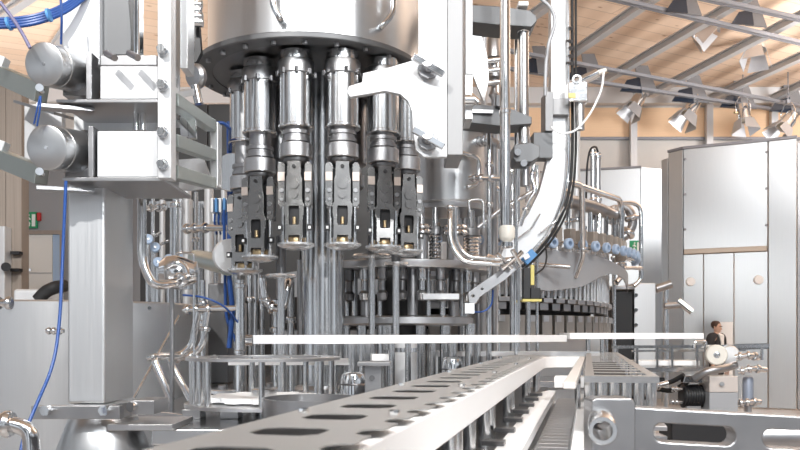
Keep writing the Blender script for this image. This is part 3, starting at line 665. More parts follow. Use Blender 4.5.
for i, (ya, yb, lab) in enumerate(((72, 93, 'upper grey arm reaching from the pillar to the motor'), (156, 175, 'lower grey arm reaching from the pillar to the motor'))):
    a, b = P(-6, ya, LY + .15), P(42, yb, LY - .12)
    t = thing('cantilever_bracket', lab, 'arm', a)
    Mb().bar(a, b, .05, .07).build('beam', greenp, t, .004)
    Mb().bar(P(-2, ya - 10, LY + .1), P(6, ya - 7, LY + .1), .05, .05).build('end_clamp', blast, t, .004)
    Mb().cyl(b + V((.01, -.03, .0)), b + V((.02, -.065, 0)), .014).build('bolt', chrome, t)
    Mb().bar(b + V((-.02, 0, -.05)), b + V((.16, .08, -.045)), .06, .012).build('foot_plate', castg, t)
t = thing('angle_cover', 'pale folded cover plate hanging between the two round motors', 'cover', P(45, 122, LY + .3))
Mb().box((P(24, 0, 3.45).x, 3.45, H(160, 3.45)), (P(62, 0, 3.45).x, 3.49, H(104, 3.45))).build('face', blast, t, .004)
Mb().bar(P(24, 104, 3.42), P(64, 116, 3.3), .1, .012).build('top_flange', castg, t)
# ladder bracket: three rails and two posts, running back towards the tank
t = thing('ladder_bracket', 'grey-green three-rail ladder bracket between the front plate and the tank', 'bracket', P(190, 185, LY))
a0, a1 = (173.5, LY - .08), (213, LY + .62)
for y0, y1 in ((97, 127), (138, 156), (169, 184)):
    rl = Mb().bar(P(172, y0 + 3, LY - .08), P(211, y1 - 1, LY + .55), .05, .05).build('rail', greenp, t, .004)
    Mb().bar(P(172, y0 + 3, LY - .08) + V((-.0, -.03, .0)), P(211, y1 - 1, LY + .55) + V((0, -.03, 0)), .01, .016).build('rail_groove', darkm, rl)
Mb().box((P(170.5, 0, LY).x, LY - .12, H(176, LY)), (P(176.5, 0, LY).x, LY - .055, H(97, LY))).build('post', greenp, t, .004)
Mb().box((P(207, 0, LY + .5).x, LY + .56, H(184, LY + .5)), (P(215, 0, LY + .5).x, LY + .64, H(118, LY + .5))).build('post', sheet, t, .004)
for px, py in ((184, 125), (192, 127)): Mb().bar(P(px, py - 8, LY + .2), P(px + 1, py + 12, LY + .2), .03, .02).build('clamp_strip', chrome, t)
Mb().prism([(172, 160), (203, 158), (214, 186), (190, 190), (164, 188)], [], lambda u, v, w: P(u, v, LY + .66) + V((0, w, 0)), .03).build('back_plate', blast, t)
# vertical rail and box next to the tank
t = thing('guide_rail', 'tall grey rail between the pale front plate and the big tank', 'rail', P(178, 95, 3.55))
Mb().box((P(171, 0, 3.55).x, 3.5, H(95, 3.55)), (P(176, 0, 3.55).x, 3.62, H(-140, 3.55))).build('web', sheet, t, .003)
Mb().box((P(183, 0, 3.6).x, 3.55, H(72, 3.6)), (P(190.5, 0, 3.6).x, 3.67, H(-140, 3.6))).build('post', sheet, t, .003)
Mb().bar(P(170, 96, 3.45), P(190, 92, 3.9), .04, .03).build('foot_bar', blast, t)
t = thing('clamp_stack', 'small stack of chrome clamps on a black strip at the tank side', 'clamp', P(196, 60, 4.1))
Mb().prism([(191, 27), (199, 25), (201, 52), (196, 62), (191, 62)], [], lambda u, v, w: P(u, v, 4.12) + V((0, w, 0)), .04).build('black_strip', black, t)
m = Mb()
for py, w in ((4, 5), (10, 4), (16, 5.5), (22, 6)): m.cyl(P(197 - w, py, 4.06), P(197 + w, py + 1, 4.06), .022, n=12)
m.cyl(P(197, 0, 4.06), P(197, 25, 4.06), .018); m.build('clamp', chrome, t)
t = thing('lever_knob', 'dark cast lever knob under the tank flange by the ladder bracket', 'knob', P(194, 80, 3.95))
Mb().lathe(P(192, 76, 3.98), [(1e-5, 0), (.05, .005), (.062, .02), (.062, .04), (.04, .06), (1e-5, .06)], 24, (.5, .8, .2)).build('disc', castg, t)
Mb().cyl(P(195, 86, 3.95), P(199, 104, 3.95), .022).build('stem', chrome, t)
t = thing('glass_disc', 'pale round disc with a grey face hanging behind the ladder bracket', 'disc', P(231, 170, 4.7))
Mb().lathe(P(231, 172, 4.7), [(1e-5, 0), (.11, 0), (.115, .01), (.115, .05), (1e-5, .05)], 36, (.25, 1, 0)).build('face', steel, t)
Mb().cyl(P(231, 172, 4.74), P(246, 172, 5.1), .03).build('hub', castg, t)
t = thing('grey_boom', 'grey tapered boom ending in a pale round disc, behind the lowered heads', 'boom', P(215, 260, 4.9))
Mb().cyl(P(196, 258, 5.3), P(228, 265, 4.85), .055, .065).build('boom', greenp, t)
Mb().lathe(P(231, 256, 4.83), [(1e-5, 0), (.10, 0), (.105, .01), (.105, .035), (1e-5, .035)], 36, (-.5, 1, .05)).build('disc', blast, t)

# ------------------------------------------------------------------ stainless drum behind the column
DX, DYc = XY(78, 5.3)
t = thing('steel_drum', 'wide round stainless drum standing behind the square column', 'drum', (DX, DYc, 0))
zt_ = H(301, 4.7)
Mb().lathe((DX, DYc, 0), [(.80, .15), (.80, zt_ - .01), (.79, zt_), (.6, zt_ + .005), (1e-5, zt_ + .02)], 96).build('shell', sheet, t)
Mb().lathe((DX, DYc, 0), [(.72, 0), (.72, .148)], 48).build('plinth', castg, t)
m = Mb()
for px in (10, 150, 190):
    p = cyl_hit(px, 308, DX, DYc, .80); m.cyl(p + V((0, .004, 0)), p + V((0, -.012, 0)), .012, n=10)
m.build('rivet', chrome, t)
Mb().tube([P(38, 300, 5.0) , P(46, 291, 5.0), P(56, 287, 5.0), P(64, 286, 5.1)], .04, 14).build('hose_stub', rubber, t)
Mb().box((P(20, 0, 5.3).x, 5.2, zt_ + .01), (P(52, 0, 5.3).x, 5.5, zt_ + .1)).build('lid_box', blast, t, .02)

# ------------------------------------------------------------------ left pipework
def pipe(name, label, pts, r_px, m=chrome, clamps=(), group=None, cat='pipe', bend=None):
    Ym = sum(p[2] for p in pts) / len(pts); r_ = r_px * Ym / F
    w = [P(*p) for p in pts]
    lo = min(w, key=lambda p: p.z)
    t = thing(name, label, cat, lo, group)
    Mb().tube(w, r_, 14, bend if bend is not None else 3.2 * r_).build('tube', m, t)
    for i, k in clamps:
        a, b = w[i], w[i+1]; c = a.lerp(b, k); d = (b - a).normalized()
        Mb().lathe(c, [(r_*.95, -r_*.7), (r_*1.5, -r_*.6), (r_*1.7, -r_*.15), (r_*1.7, r_*.15), (r_*1.5, r_*.6), (r_*.95, r_*.7)], 18, d, close=True).build('clamp', steel, t)
    return t
pipe('chrome_pipe', 'tall chrome pipe dropping beside the square column into a wide bend', [(142, 178, 3.4), (142, 262, 3.4), (153, 286, 3.4), (172, 284, 3.45), (186, 277, 3.6)], 4.5, clamps=((3, .6),), bend=.09)
t = thing('pump_housing', 'shiny lobed pump housing at the end of the chrome pipe bend', 'pump', P(178, 292, 3.8))
Mb().lathe(P(160, 272, 3.75), [(1e-5, 0), (.05, .0), (.075, .03), (.08, .07), (.07, .11), (.05, .16), (.052, .17), (1e-5, .17)], 24, (1, .15, .0)).build('body', chrome, t)
Mb().lathe(P(184, 262, 3.8), [(.02, 0), (.04, .0), (.045, -.02), (.045, -.07), (.06, -.075), (.06, -.1), (.04, -.105), (.04, -.13)], 20).build('outlet', chrome, t)
Mb().cyl(P(172, 285, 3.82), V((P(172, 0, 3.82).x, 3.82, DZ + .001)), .011).build('stand', castg, t)
Mb().tube([P(166, 268, 3.7), P(174, 262, 3.7), P(184, 266, 3.72), (P(187, 280, 3.72))], .022, 12).build('elbow', chrome, t)
pipe('chrome_elbow', 'large chrome elbow pipe with a clamp in front of the steel drum', [(-12, 424, 2.4), (14, 424, 2.4), (30, 430, 2.4), (33, 470, 2.4)], 8, clamps=((0, .75),), bend=.06)
pipe('clamp_fitting', 'small chrome clamp fitting at the drum rim by the timber pillar', [(-10, 303, 3.4), (6, 303, 3.4), (12, 303, 3.4)], 4, clamps=((0, .5), (1, .5)), cat='fitting')
pipe('clamp_fitting', 'small chrome valve fitting on the column side behind the blue cable', [(46, 331, 3.2), (56, 331, 3.2), (64, 331, 3.2)], 2.2, clamps=((0, .3), (0, .8), (1, .5)), cat='fitting')
pipe('bent_pipe', 'outer bent pipe sloping down in front of the drum', [(198, 312, 4.1), (192, 346, 4.1), (180, 356, 4.1), (152, 356, 3.9), (172, 402, 3.9)], 3.6, clamps=((3, .02),), bend=.05)
pipe('bent_pipe', 'inner bent pipe sloping down behind the outer one', [(207, 312, 4.2), (203, 346, 4.2), (190, 357, 4.2), (168, 358, 4.1), (192, 402, 4.1)], 3.4, clamps=((0, .5), (2, .6)), bend=.05)
pipe('brace_rod', 'thin diagonal brace rod in front of the drum', [(179, 316, 4.3), (134, 398, 3.9)], 1.3, m=steel, cat='rod')
for i, (px, Y, ya, yb, r_, m_, cs) in enumerate(((176, 6.2, 185, 345, 3.5, chrome, ((205, 5, 1.6), (318, 6, 1.7))), (187, 6.3, 190, 345, 4.2, blast, ((270, 5, 1.5), (330, 6, 1.6))), (196, 6.4, 192, 350, 2.2, steel, ((240, 4, 1.9),)),
        (203, 5.0, 280, 350, 2.6, chrome, ((304, 6, 2.0), (323, 6, 2.0))), (209, 6.3, 186, 345, 4.6, blast, ((228, 6, 1.5),)), (216, 6.6, 200, 350, 2.2, steel, ((255, 4, 1.8),)), (224, 6.25, 190, 350, 3, blast, ((300, 5, 1.6),)),
        (233, 6.3, 200, 350, 2.4, chrome, ()), (240, 4.75, 280, 396, 4.6, chrome, ((286, 5, 1.3), (352, 4, 1.3))), (250, 6.0, 250, 360, 3.4, steel, ((300, 6, 1.5),)), (262, 5.7, 275, 380, 2.6, chrome, ()), (276, 5.6, 300, 385, 4.5, chrome, ((330, 5, 1.4),)), (291, 5.5, 280, 385, 3.6, steel, ((320, 6, 1.5),)), (301, 5.9, 260, 370, 4, castg, ()))):
    vpost('vertical_pipe', '%s upright pipe in the pipe cluster, counted from the square column' % ORD[i], 'pipe', px, Y, ya, yb, r_, m_, cs, 'upright pipes between column and capper', to=DZ + .001)
for i, (a, b) in enumerate((((147, 203), (163, 197)), ((150, 238), (166, 233)), ((160, 262), (182, 250)), ((172, 283), (196, 283)), ((203, 331), (252, 331)))):
    pass
pipe('cross_pipe', 'horizontal chrome pipe with clamps level with the head bell plates', [(184, 229, 5.3), (200, 228, 5.2), (236, 228, 5.0)], 3.2, clamps=((0, .2), (0, .7), (1, .15)))
pipe('cross_pipe', 'horizontal chrome pipe running behind the tall bright upright near the blue hose', [(184, 310, 4.9), (206, 309, 4.85), (240, 308, 4.8)], 3.2, clamps=((0, .2), (0, .6), (1, .1)))
pipe('cross_pipe', 'short side branch with clamps off the tall chrome pipe', [(143, 208, 3.42), (158, 208, 3.5), (165, 207, 3.6)], 2.4, clamps=((0, .5), (1, .1), (1, .8)))
pipe('bent_pipe', 'chrome u-bend pipe behind the lowered bell plates', [(262, 278, 4.9), (266, 306, 4.9), (284, 310, 4.9), (288, 282, 4.9), (291, 280, 5.49)], 3.8, clamps=((0, .8), (1, .3)), bend=.06)
pipe('frame_tube', 'thin rectangular tube loop above the pump housing', [(176, 262, 4.0), (176, 253, 4.0), (194, 253, 4.0), (194, 406.9, 4.0)], 1.3, m=steel, cat='tube', bend=.02)
for i, (px, py, Y) in enumerate(((148, 239, 6.5), (155, 247, 6.6), (158, 262, 6.45), (169, 259, 6.5), (180, 258, 6.45))):
    t = thing('pneumatic_valve', ['upper pale blue valve knob of the pair by the tall chrome pipe', 'lower pale blue valve knob of the pair by the tall chrome pipe', 'first of three pale blue valve knobs above the pump housing', 'middle of three pale blue valve knobs above the pump housing', 'third of three pale blue valve knobs above the pump housing'][i], 'valve knob', P(px, py, Y), 'pale blue knobs near the pump')
    Mb().lathe(P(px, py, Y), [(.012, 0), (.036, 0), (.042, .01), (.042, .04), (.03, .05), (.012, .05)], 20, (-.2, 1, 0), close=True).build('ring', bluep, t)
    Mb().cyl(P(px, py, Y) + V((0, .01, 0)), P(px + 12, py - 6, Y + .5), .014).build('stem', steel, t)
    Mb().cyl(P(px, py, Y + .05), V((*XY(px, Y + .05), DZ + .001)), .02).build('post', chrome, t)
m = Mb().box((P(211, 0, 6.0).x, 5.9, DZ + .001), (P(231, 0, 6.0).x, 6.1, H(284, 6.0))); solo('dark_gearbox', 'dark box with stepped grey foot behind the blue hoses', 'gearbox', m, darkm, bev=.01)
t = thing('rear_rack', 'open rear rack of pale rods behind the pipe cluster', 'rack', (*XY(205, 7.2), DZ))
for py in (290, 205): Mb().bar(P(150, py, 7.24), P(260, py, 7.24), .05, .06).build('crossbar', steel, t)
for i in range(12): Mb().cyl((*XY(153 + i * 9.4, 7.2), DZ + .001), (*XY(153 + i * 9.4, 7.2), H(196 + (i % 3) * 4, 7.2)), .026 if i % 2 else .018, n=12).build('rod', (steel, blast, chrome)[i % 3], t)

# ------------------------------------------------------------------ rotary filler behind the capper
FX, FY, FR = .30, 8.2, 1.75
def fpt(th, r_, h): return V((FX + r_ * math.sin(R(th)), FY - r_ * math.cos(R(th)), EYE + h))
t = thing('rotary_filler', 'round filler carousel body behind the row of filling stations', 'filler', (FX, FY, DZ))
Mb().lathe((FX, FY, 0), [(FR - .16, DZ + .001), (FR - .16, EYE + .04), (FR - .20, EYE + .05), (FR - .20, EYE + .58), (.5, EYE + .58), (.5, EYE + .9), (1e-5, EYE + .9)], 96).build('body', sheet, t)
Mb().lathe((FX, FY, 0), [(FR - .199, EYE + .052), (FR - .14, EYE + .052), (FR - .14, EYE + .34), (FR - .199, EYE + .34)], 96, close=True).build('gap_shade_ring', rubber, t)  # black ring added as shade in the gaps between station blocks
Mb().lathe((FX, FY, 0), [(FR - .1, EYE - .03), (FR + .16, EYE - .03), (FR + .16, EYE + .0), (FR - .1, EYE + .0)], 96, close=True).build('track_ring', plate, t)
fproto = None
fr_list = [(-14 + 4.5 * i) for i in range(23)]
for i, th in enumerate(fr_list):
    if fproto is None:
        b0 = V((0, 0, EYE + .001)); t = thing('filling_station', '', 'filling station', b0, 'filling stations around the carousel')
        w = .0625
        Mb().box((-w*.86, -.05, EYE + .002), (w*.86, .10, EYE + .165)).build('guide_block', brown, t, .003)
        Mb().box((-w*.86, -.065, EYE + .11), (w*.1, -.052, EYE + .163)).build('neck_guide', plate, t, .002)
        mv = [Mb().box((-w*.86, -.02, EYE + .37), (w*.6, .09, EYE + .43)).build('block', castg, t, .003),
              Mb().box((-w*.75, -.06, EYE + .432), (w*.85, .08, EYE + .47)).build('cap', plate, t, .004),
              Mb().cyl((0, .05, EYE + .471), (0, .05, EYE + .92), .022, n=14).build('fill_tube', steel, t)]
        mv += [Mb().cyl((sx, -.02, EYE + .471), (sx, -.02, EYE + .96), .016, n=12).build('rod', bellm, t) for sx in (-.030, .032)]
        for q_ in mv: q_['lift'] = 1
        Mb().box((-.03, -.20, EYE + .73), (.03, -.12, EYE + .88)).build('valve_body', mat('khaki_valve_grey', (.42, .38, .34), .45, .5), t, .004)
        Mb().lathe((0, -.29, EYE + .735), [(.020, -.035), (.036, -.035), (.044, -.028), (.044, .0), (.036, .008), (.020, .008)], 24, (0, 1, 0), close=True).build('blue_knob', bluep, t)
        Mb().cyl((0, -.29, EYE + .735), (0, -.205, EYE + .76), .012, n=10).build('knob_stem', steel, t)
        Mb().cyl((.0, -.15, EYE + .881), (.0, -.15, EYE + 1.05), .012, n=10).build('air_line', chrome, t)
        fproto = o = t
    else: o = copy_tree(fproto)
    p = fpt(th, FR, 0); o.location = (p.x, p.y, b0.z); o.rotation_euler = (0, 0, R(th))
    for ch in o.children:
        if ch.get('lift'): ch.location.z = -.155 - .03 * min(1, max(0, (th - 12) / 70))
    o['label'] = '%s filling station on the carousel rim, counted towards the black cabinet' % ORD[i]
for o in bpy.data.objects:
    if 'lift' in o: del o['lift']
# curved grey cover
f = lambda th, h, w: fpt(th, FR + .20 + w, h)
top_e = [(24 + 2.7 * k, .685 if k < 6 else .685 - (k - 6) * .0095) for k in range(20)]
bot_e = [(75.5, .41), (72, .42), (68, .46), (63, .51), (57, .535), (51, .535), (46, .50), (42, .45), (39, .41), (36, .39), (31, .37), (27, .355), (24, .37)]
solo('curved_cover', 'curved grey sheet cover with an arched lower edge around the filler', 'cover', Mb().prism(top_e + bot_e, [], f, .012), greyp)
pipe('handle_bar', 'short bright round bar projecting across the curved grey cover', [(531, 264, 6.35), (570, 267, 6.3)], 2.2, m=chrome, cat='bar')
# filler pipework
pipe('manifold_pipe', 'thick grey manifold pipe sloping behind the filler valves', [(560, 199, 7.0), (592, 207, 7.6), (617, 216, 8.2)], 6.5, m=castg, clamps=((0, .05), (1, .9)))
pipe('loop_pipe', 'chrome pipe hooking down over the curved cover', [(570, 183, 6.2), (582, 185, 6.3), (583, 256, 6.5), (575, 277, 6.61)], 2.8, clamps=((1, .9),), bend=.06)
pipe('loop_pipe', 'chrome pipe loop running past the exit sign', [(574, 184, 6.9), (600, 193, 7.4), (621, 200, 7.9), (622, 276, 7.9), (616, 283, 7.8)], 3, clamps=((2, .85),), bend=.1)
pipe('loop_pipe', 'outer thin chrome loop beside the exit sign', [(618, 203, 8.3), (641, 203, 8.3), (641, 280, 8.3), (634, 286, 8.3)], 2.2, bend=.12)
pipe('loop_pipe', 'lower crosswise chrome pipe joining the outer loops', [(618, 268, 8.1), (642, 268, 8.3)], 1.8)
pipe('corner_pipe', 'dark knuckled elbow behind the exit sign loops', [(606, 242, 8.6), (622, 240, 8.6), (634, 226, 8.6), (630, 210, 8.6), (620, 205, 8.6)], 4.5, m=castg, clamps=((1, .5), (2, .5)), bend=.12)
for i, (px, ya) in enumerate(((593, 150), (597.5, 153))):
    vpost('tall_cylinder', ['slim tall cylinder of the pair above the manifold', 'stouter tall cylinder of the pair above the manifold'][i], 'cylinder', px, 7.9 + i * .1, ya, 232, 2.6 + i * .6, steel, ((ya + 4, 4, 1.3), (200, 4, 1.4)))
pipe('black_hose', 'black hose curling over the tall cylinder pair', [(586, 205, 7.7), (587, 165, 7.7), (590, 148, 7.7), (596, 146, 7.8), (598, 152, 7.95)], 1.0, m=rubber, cat='hose', bend=.1)
for i, (px, Y, ya, yb, r_, m_) in enumerate(((576, 7.5, 105, 232, 4.2, blast), (568, 7.4, 120, 235, 2.2, steel), (606, 8.2, 215, 262, 2.2, steel), (614, 8.1, 225, 270, 2, chrome), (583, 7.6, 205, 240, 2.4, castg), (590, 7.9, 210, 250, 2, chrome), (600, 8.0, 212, 255, 1.6, steel))):
    vpost('vertical_pipe', '%s upright pipe above the curved cover, counted from the pale bowed plate' % ORD[i], 'pipe', px, Y, ya, yb, r_, m_, ((yb - 12, 4, 1.6),), 'upright pipes above the filler', to=EYE + .582 if px < 604 else DZ + .001)
t = thing('black_cabinet', 'black control cabinet at the end of the filler carousel', 'cabinet', (*XY(622, 8.6), 0))
Mb().box((P(612, 0, 8.5).x, 8.5, .05), (P(633, 0, 8.5).x, 8.9, H(291, 8.5))).build('body', black, t, .01)
Mb().box((P(610, 0, 8.5).x, 8.45, H(290, 8.5)), (P(633.4, 0, 8.5).x, 8.95, H(286, 8.5))).build('lid', castg, t, .01)
Mb().box((P(614, 0, 8.5).x, 8.55, 0), (P(631, 0, 8.5).x, 8.85, .048)).build('plinth', black, t)
t = thing('steel_cabinet', 'grey steel cabinet beside the black control cabinet', 'cabinet', (*XY(645, 8.6), 0))
Mb().box((P(634, 0, 8.5).x, 8.5, .05), (P(656, 0, 8.5).x, 8.95, H(283, 8.5))).build('body', sheet, t, .01)
Mb().box((P(635, 0, 8.5).x, 8.55, 0), (P(655, 0, 8.5).x, 8.9, .048)).build('plinth', black, t)
for py in (295, 310, 325): Mb().cyl(P(636, py, 8.5), P(636, py, 8.46), .02, n=10).build('screw', chrome, t)
t = thing('sensor_stand', 'thin steel stand with a clamped cross arm in front of the enclosure', 'stand', (*XY(666, 8.8), 0))
Mb().cyl((*XY(666, 8.8), .012), (*XY(666, 8.8), H(282, 8.8)), .03).build('pole', steel, t)
Mb().cyl((*XY(666, 8.8), 0), (*XY(666, 8.8), .012), .14).build('base', plate, t)
Mb().cyl(P(656, 289, 8.75), P(671, 284, 8.75), .045).build('head', castg, t)
Mb().cyl(P(664, 306, 8.75), P(680, 305, 8.75), .035).build('cross_arm', castg, t)
Mb().cyl(P(678, 301, 8.75), P(692, 312, 8.7), .035).build('sensor', chrome, t)

# ------------------------------------------------------------------ middle gantry: cross beams, posts, chain plate
GY = 4.9
t = thing('gantry_beam', 'upper dark gantry beam with a rounded end above the chrome post', 'beam', P(500, 25, GY))
Mb().prism([(464, 4), (500, 6), (530, 10), (536, 15), (537, 21), (532, 27), (500, 25), (464, 21)], [], lambda u, v, w: P(u, v, GY - .06) + V((0, w, 0)), .22).build('beam', beamg, t, .006)
Mb().box((P(517, 0, GY).x, GY - .06, H(9.5, GY)), (P(527, 0, GY).x, GY + .06, H(5, GY))).build('cap', white, t, .004)
t = thing('gantry_beam', 'lower grey gantry beam crossing behind the tall chrome pole', 'beam', P(500, 125, GY))
Mb().prism([(464, 104), (505, 106), (532, 117), (532, 124), (500, 126), (464, 122)], [], lambda u, v, w: P(u, v, GY - .06) + V((0, w, 0)), .2).build('beam', beamg, t, .005)
Mb().bar(P(464, 111, GY - .075), P(493, 112, GY - .075), .02, .02).build('rib', plate, t)
Mb().prism([(496, 95), (504, 94), (509, 104), (506, 108), (496, 106)], [], lambda u, v, w: P(u, v, GY - .1) + V((0, w, 0)), .04).build('lug', beamg, t, .004)
vpost('chrome_pole', 'tall chrome pole in front of both gantry beams', 'pole', 505, 4.55, -140, 226, 5.2, chrome, ((112, 5, 1.15),))
vpost('frame_post', 'thick satin post hung between the two gantry beams', 'post', 523.5, GY + .02, 21, 118, 5.4, steel, ((30, 5, 1.12),))
vpost('thin_pole', 'thin bright pole beside the thick satin post', 'pole', 516, GY + .19, 10, 270, 1.8, chrome, to=DZ + .001)
t = thing('cap_sensor', 'cream ribbed sensor cap at the foot of the tall chrome pole', 'sensor', P(508, 244, 4.5))
sx, sy = XY(507, 4.55)
Mb().lathe((sx, sy, 0), [(.02, H(241, 4.5)), (.038, H(238.5, 4.5)), (.045, H(236, 4.5)), (.045, H(227, 4.5)), (.038, H(224.6, 4.5)), (.02, H(224.2, 4.5))], 28).build('cap', offwhite, t)
Mb().lathe((sx, sy, 0), [(.025, H(247, 4.5)), (.034, H(246, 4.5)), (.034, H(241.5, 4.5)), (.025, H(241.2, 4.5))], 24).build('collar', chrome, t)
t = thing('servo_block', 'grey block motor with round top on the lower gantry beam', 'motor', P(525, 165, GY))
Mb().prism([(514, 145), (530, 142), (540, 146), (540, 157), (532, 162), (516, 162), (513, 158)], [], lambda u, v, w: P(u, v, GY - .14) + V((0, w, 0)), .2).build('housing', beamg, t, .006)
Mb().lathe((*XY(524, GY), 0), [(.035, H(144, GY)), (.035, H(130, GY)), (.032, H(127, GY)), (.032, H(124, GY))], 24).build('neck', steel, t)
for px, py in ((518, 152), (524, 163)): Mb().cyl(P(px, py, GY - .14), P(px, py, GY - .175), .02).build('plug', steel, t)
Mb().cyl(P(525, 163, GY), P(525, 186, GY), .03).build('spindle', castg, t)
# curved pale chute with cable chain
CYd = 5.3
t = thing('curved_chute', 'pale tall cap chute that bows down in a wide curve', 'chute', P(520, 255, CYd))
outer = [(551, -140), (569, -140), (569, 150), (568, 175), (564, 198), (557, 217), (545, 236), (531, 251), (514, 265), (498, 264), (503, 250), (513, 234), (528, 214), (539, 192), (545, 170), (549, 150), (551, 130)]
Mb().prism(outer, [], lambda u, v, w: P(u, v, CYd) + V((0, w, 0)), .10).build('chute_plate', blast, t, .004)
m = Mb(); path = [(572, -140), (572.5, 150), (571, 178), (567, 202), (559, 222), (548, 240), (534, 256), (522, 267)]
Mb().tube([P(u, v, CYd - .02) for u, v in path], .010, 10, .3).build('black_cable', rubber, t)
Mb().tube([P(u - 4, v - 1, CYd - .03) for u, v in path], .009, 10, .3).build('chrome_edge', chrome, t)
Mb().tube([P(u + 3.5, v + 1, CYd + .0) for u, v in path], .008, 10, .3).build('black_cable', rubber, t)
for py in (28, 41, 48, 56, 63): Mb().cyl(P(568 - (py % 2), py, CYd - .02), P(572, py + .5, CYd - .05), .012).build('screw', darkm, t)
Mb().box((P(543, 0, CYd).x, CYd - .08, H(134, CYd)), (P(551, 0, CYd).x, CYd + .08, H(95, CYd))).build('clamp_block', satin, t, .004)
Mb().box((P(551.3, 0, CYd).x, CYd - .06, H(117, CYd)), (P(567, 0, CYd).x, CYd - .003, H(101, CYd))).build('cross_plate', satin, t, .003)
Mb().box((P(532, 0, CYd).x, CYd - .06, H(160, CYd)), (P(551, 0, CYd).x, CYd + .06, H(134.5, CYd))).build('drive_block', beamg, t, .004)
for px, py in ((544, 233), (520, 240)): Mb().tube([P(px - 4, py, CYd - .03), P(px + 12, py - 12, CYd - .05), P(px + 20, py - 26, CYd - .03)], .006, 8).build('wire', steel, t)
pipe('grey_conduit', 'grey conduit curling down over the pale chute top', [(535, -6, 5.1), (552, 8, 5.1), (556, 22, 5.1), (548, 45, 5.1), (546, 62, 5.1), (545, 96, 5.1)], 1.8, m=greyp, cat='conduit', bend=.2)
pipe('white_cable', 'white cable drooping from the yellow-tipped camera arm', [(604, 70, 5.1), (602, 90, 5.1), (590, 115, 5.1), (575, 132, 5.15), (560, 134, 5.15), (551, 127, 5.15)], 1.1, m=white, cat='cable', bend=.3)
t = thing('camera_arm', 'silver camera arm with a yellow tag and cable plug beside the chute', 'camera', P(575, 95, 5.15))
Mb().cyl(P(571, 86, 5.2), P(598, 73, 5.15), .035, .028).build('arm', chrome, t)
Mb().cyl(P(598, 73, 5.15), P(606, 70, 5.15), .018, .014).build('plug', offwhite, t)
Mb().box((P(568, 0, 5.15).x, 5.14, H(102, 5.15)), (P(588, 0, 5.15).x, 5.26, H(82, 5.15))).build('body', chrome, t, .01)
Mb().box((P(568, 0, 5.15).x, 5.13, H(98.5, 5.15)), (P(575, 0, 5.15).x, 5.138, H(94, 5.15))).build('yellow_tag', yellow, t)
Mb().cyl(P(580, 103, 5.2), P(580, 130, 5.2), .03).build('stalk', steel, t)
Mb().lathe(P(577, 79, 5.13), [(.018, 0), (.03, 0), (.03, .015), (.018, .015)], 16, (0, 1, 0), close=True).build('eyelet', chrome, t)
# clamp cluster at chute foot with blue sensor and black-yellow switch
t = thing('blue_sensor', 'small blue and white sensor clipped at the foot of the chute', 'sensor', P(528, 262, 5.1))
Mb().bar(P(524, 262, 5.1), P(534, 252, 5.1), .05, .055).build('body', blueb, t, .004)
Mb().bar(P(524, 258, 5.06), P(529, 255, 5.06), .01, .03).build('label_plate', white, t)
t = thing('limit_switch', 'black upright switch with a yellow foot in front of the filling stations', 'switch', P(533, 301, 5.0))
Mb().box((P(523, 0, 5.0).x, 4.98, H(299, 5.0)), (P(530, 0, 5.0).x, 5.05, H(268, 5.0))).box((P(530.2, 0, 5.0).x, 4.98, H(299, 5.0)), (P(540, 0, 5.0).x, 5.06, H(288, 5.0))).build('body', black, t, .004)
Mb().box((P(522, 0, 5.0).x, 4.97, H(301.5, 5.0)), (P(541, 0, 5.0).x, 5.07, H(299.2, 5.0))).build('yellow_foot', yellow, t)
Mb().box((P(530.5, 0, 5.0).x, 4.99, H(285, 5.0)), (P(534, 0, 5.0).x, 5.03, H(265, 5.0))).build('yellow_stem', yellow, t)
pipe('black_cable', 'thin black cable looping from the switch to the curved cover', [(534, 275, 5.0), (545, 268, 5.1), (547, 255, 5.2), (545, 244, 5.25)], .9, m=rubber, cat='cable', bend=.1)
t = thing('pivot_plate', 'grey pivot plate with round holes slanting below the chute foot', 'plate', P(470, 305, 4.95))
Mb().prism([(468, 293), (474, 288), (500, 270), (514, 262), (518, 268), (505, 280), (480, 297), (476, 304), (469, 303)], [circ(473, 296, 1.6, 12), circ(482, 289, 1.3, 12)], lambda u, v, w: P(u, v, 4.95) + V((0, w, 0)), .05).build('plate', castg, t, .003)
Mb().box((P(464, 0, 4.95).x, 4.9, H(314, 4.95)), (P(474, 0, 4.95).x, 5.0, H(303.5, 4.95))).build('foot', sheet, t, .003)
m = Mb()
for a, b in (((490, 262), (517, 258)), ((497, 254), (512, 268)), ((502, 270), (522, 252)), ((488, 256), (505, 262)), ((512, 250), (520, 264))): m.cyl(P(*a, 4.85), P(*b, 4.9), .014, n=10)
solo('clamp_cluster', 'jumble of chrome clamp rods at the chute foot', 'clamp', m, chrome)
# chrome pipes before the second tank
pipe('chrome_pipe', 'outer chrome pipe bending under the second tank', [(450, 210, 5.47), (450, 206, 4.8), (450, 244, 4.75), (462, 262, 4.75), (500, 264, 4.75)], 2.6, clamps=((1, .05),), bend=.09)
pipe('chrome_pipe', 'inner chrome pipe nested in the outer bend under the second tank', [(455, 207, 4.85), (455, 240, 4.85), (466, 257, 4.85), (500, 259, 4.85)], 2.0, bend=.15)
pipe('frame_tube', 'thin tube loop with a clamp at the second tank edge', [(470, 212, 5.0), (468, 200, 5.0), (483, 199, 5.0), (484, 228, 5.0)], 1.2, m=steel, cat='tube', bend=.03)
pipe('branch_pipe', 'short chrome branch with clamps reaching from the second tank to the pole', [(470, 178, 5.1), (484, 178, 5.0), (505, 179, 4.7)], 2.6, clamps=((0, .3), (0, .8), (1, .4)))
pipe('branch_pipe', 'bronze ribbed branch higher up between second tank and pole', [(476, 142, 5.6), (492, 140, 5.4), (500, 146, 5.3)], 3.4, m=castg, clamps=((0, .2), (0, .5), (0, .8)))
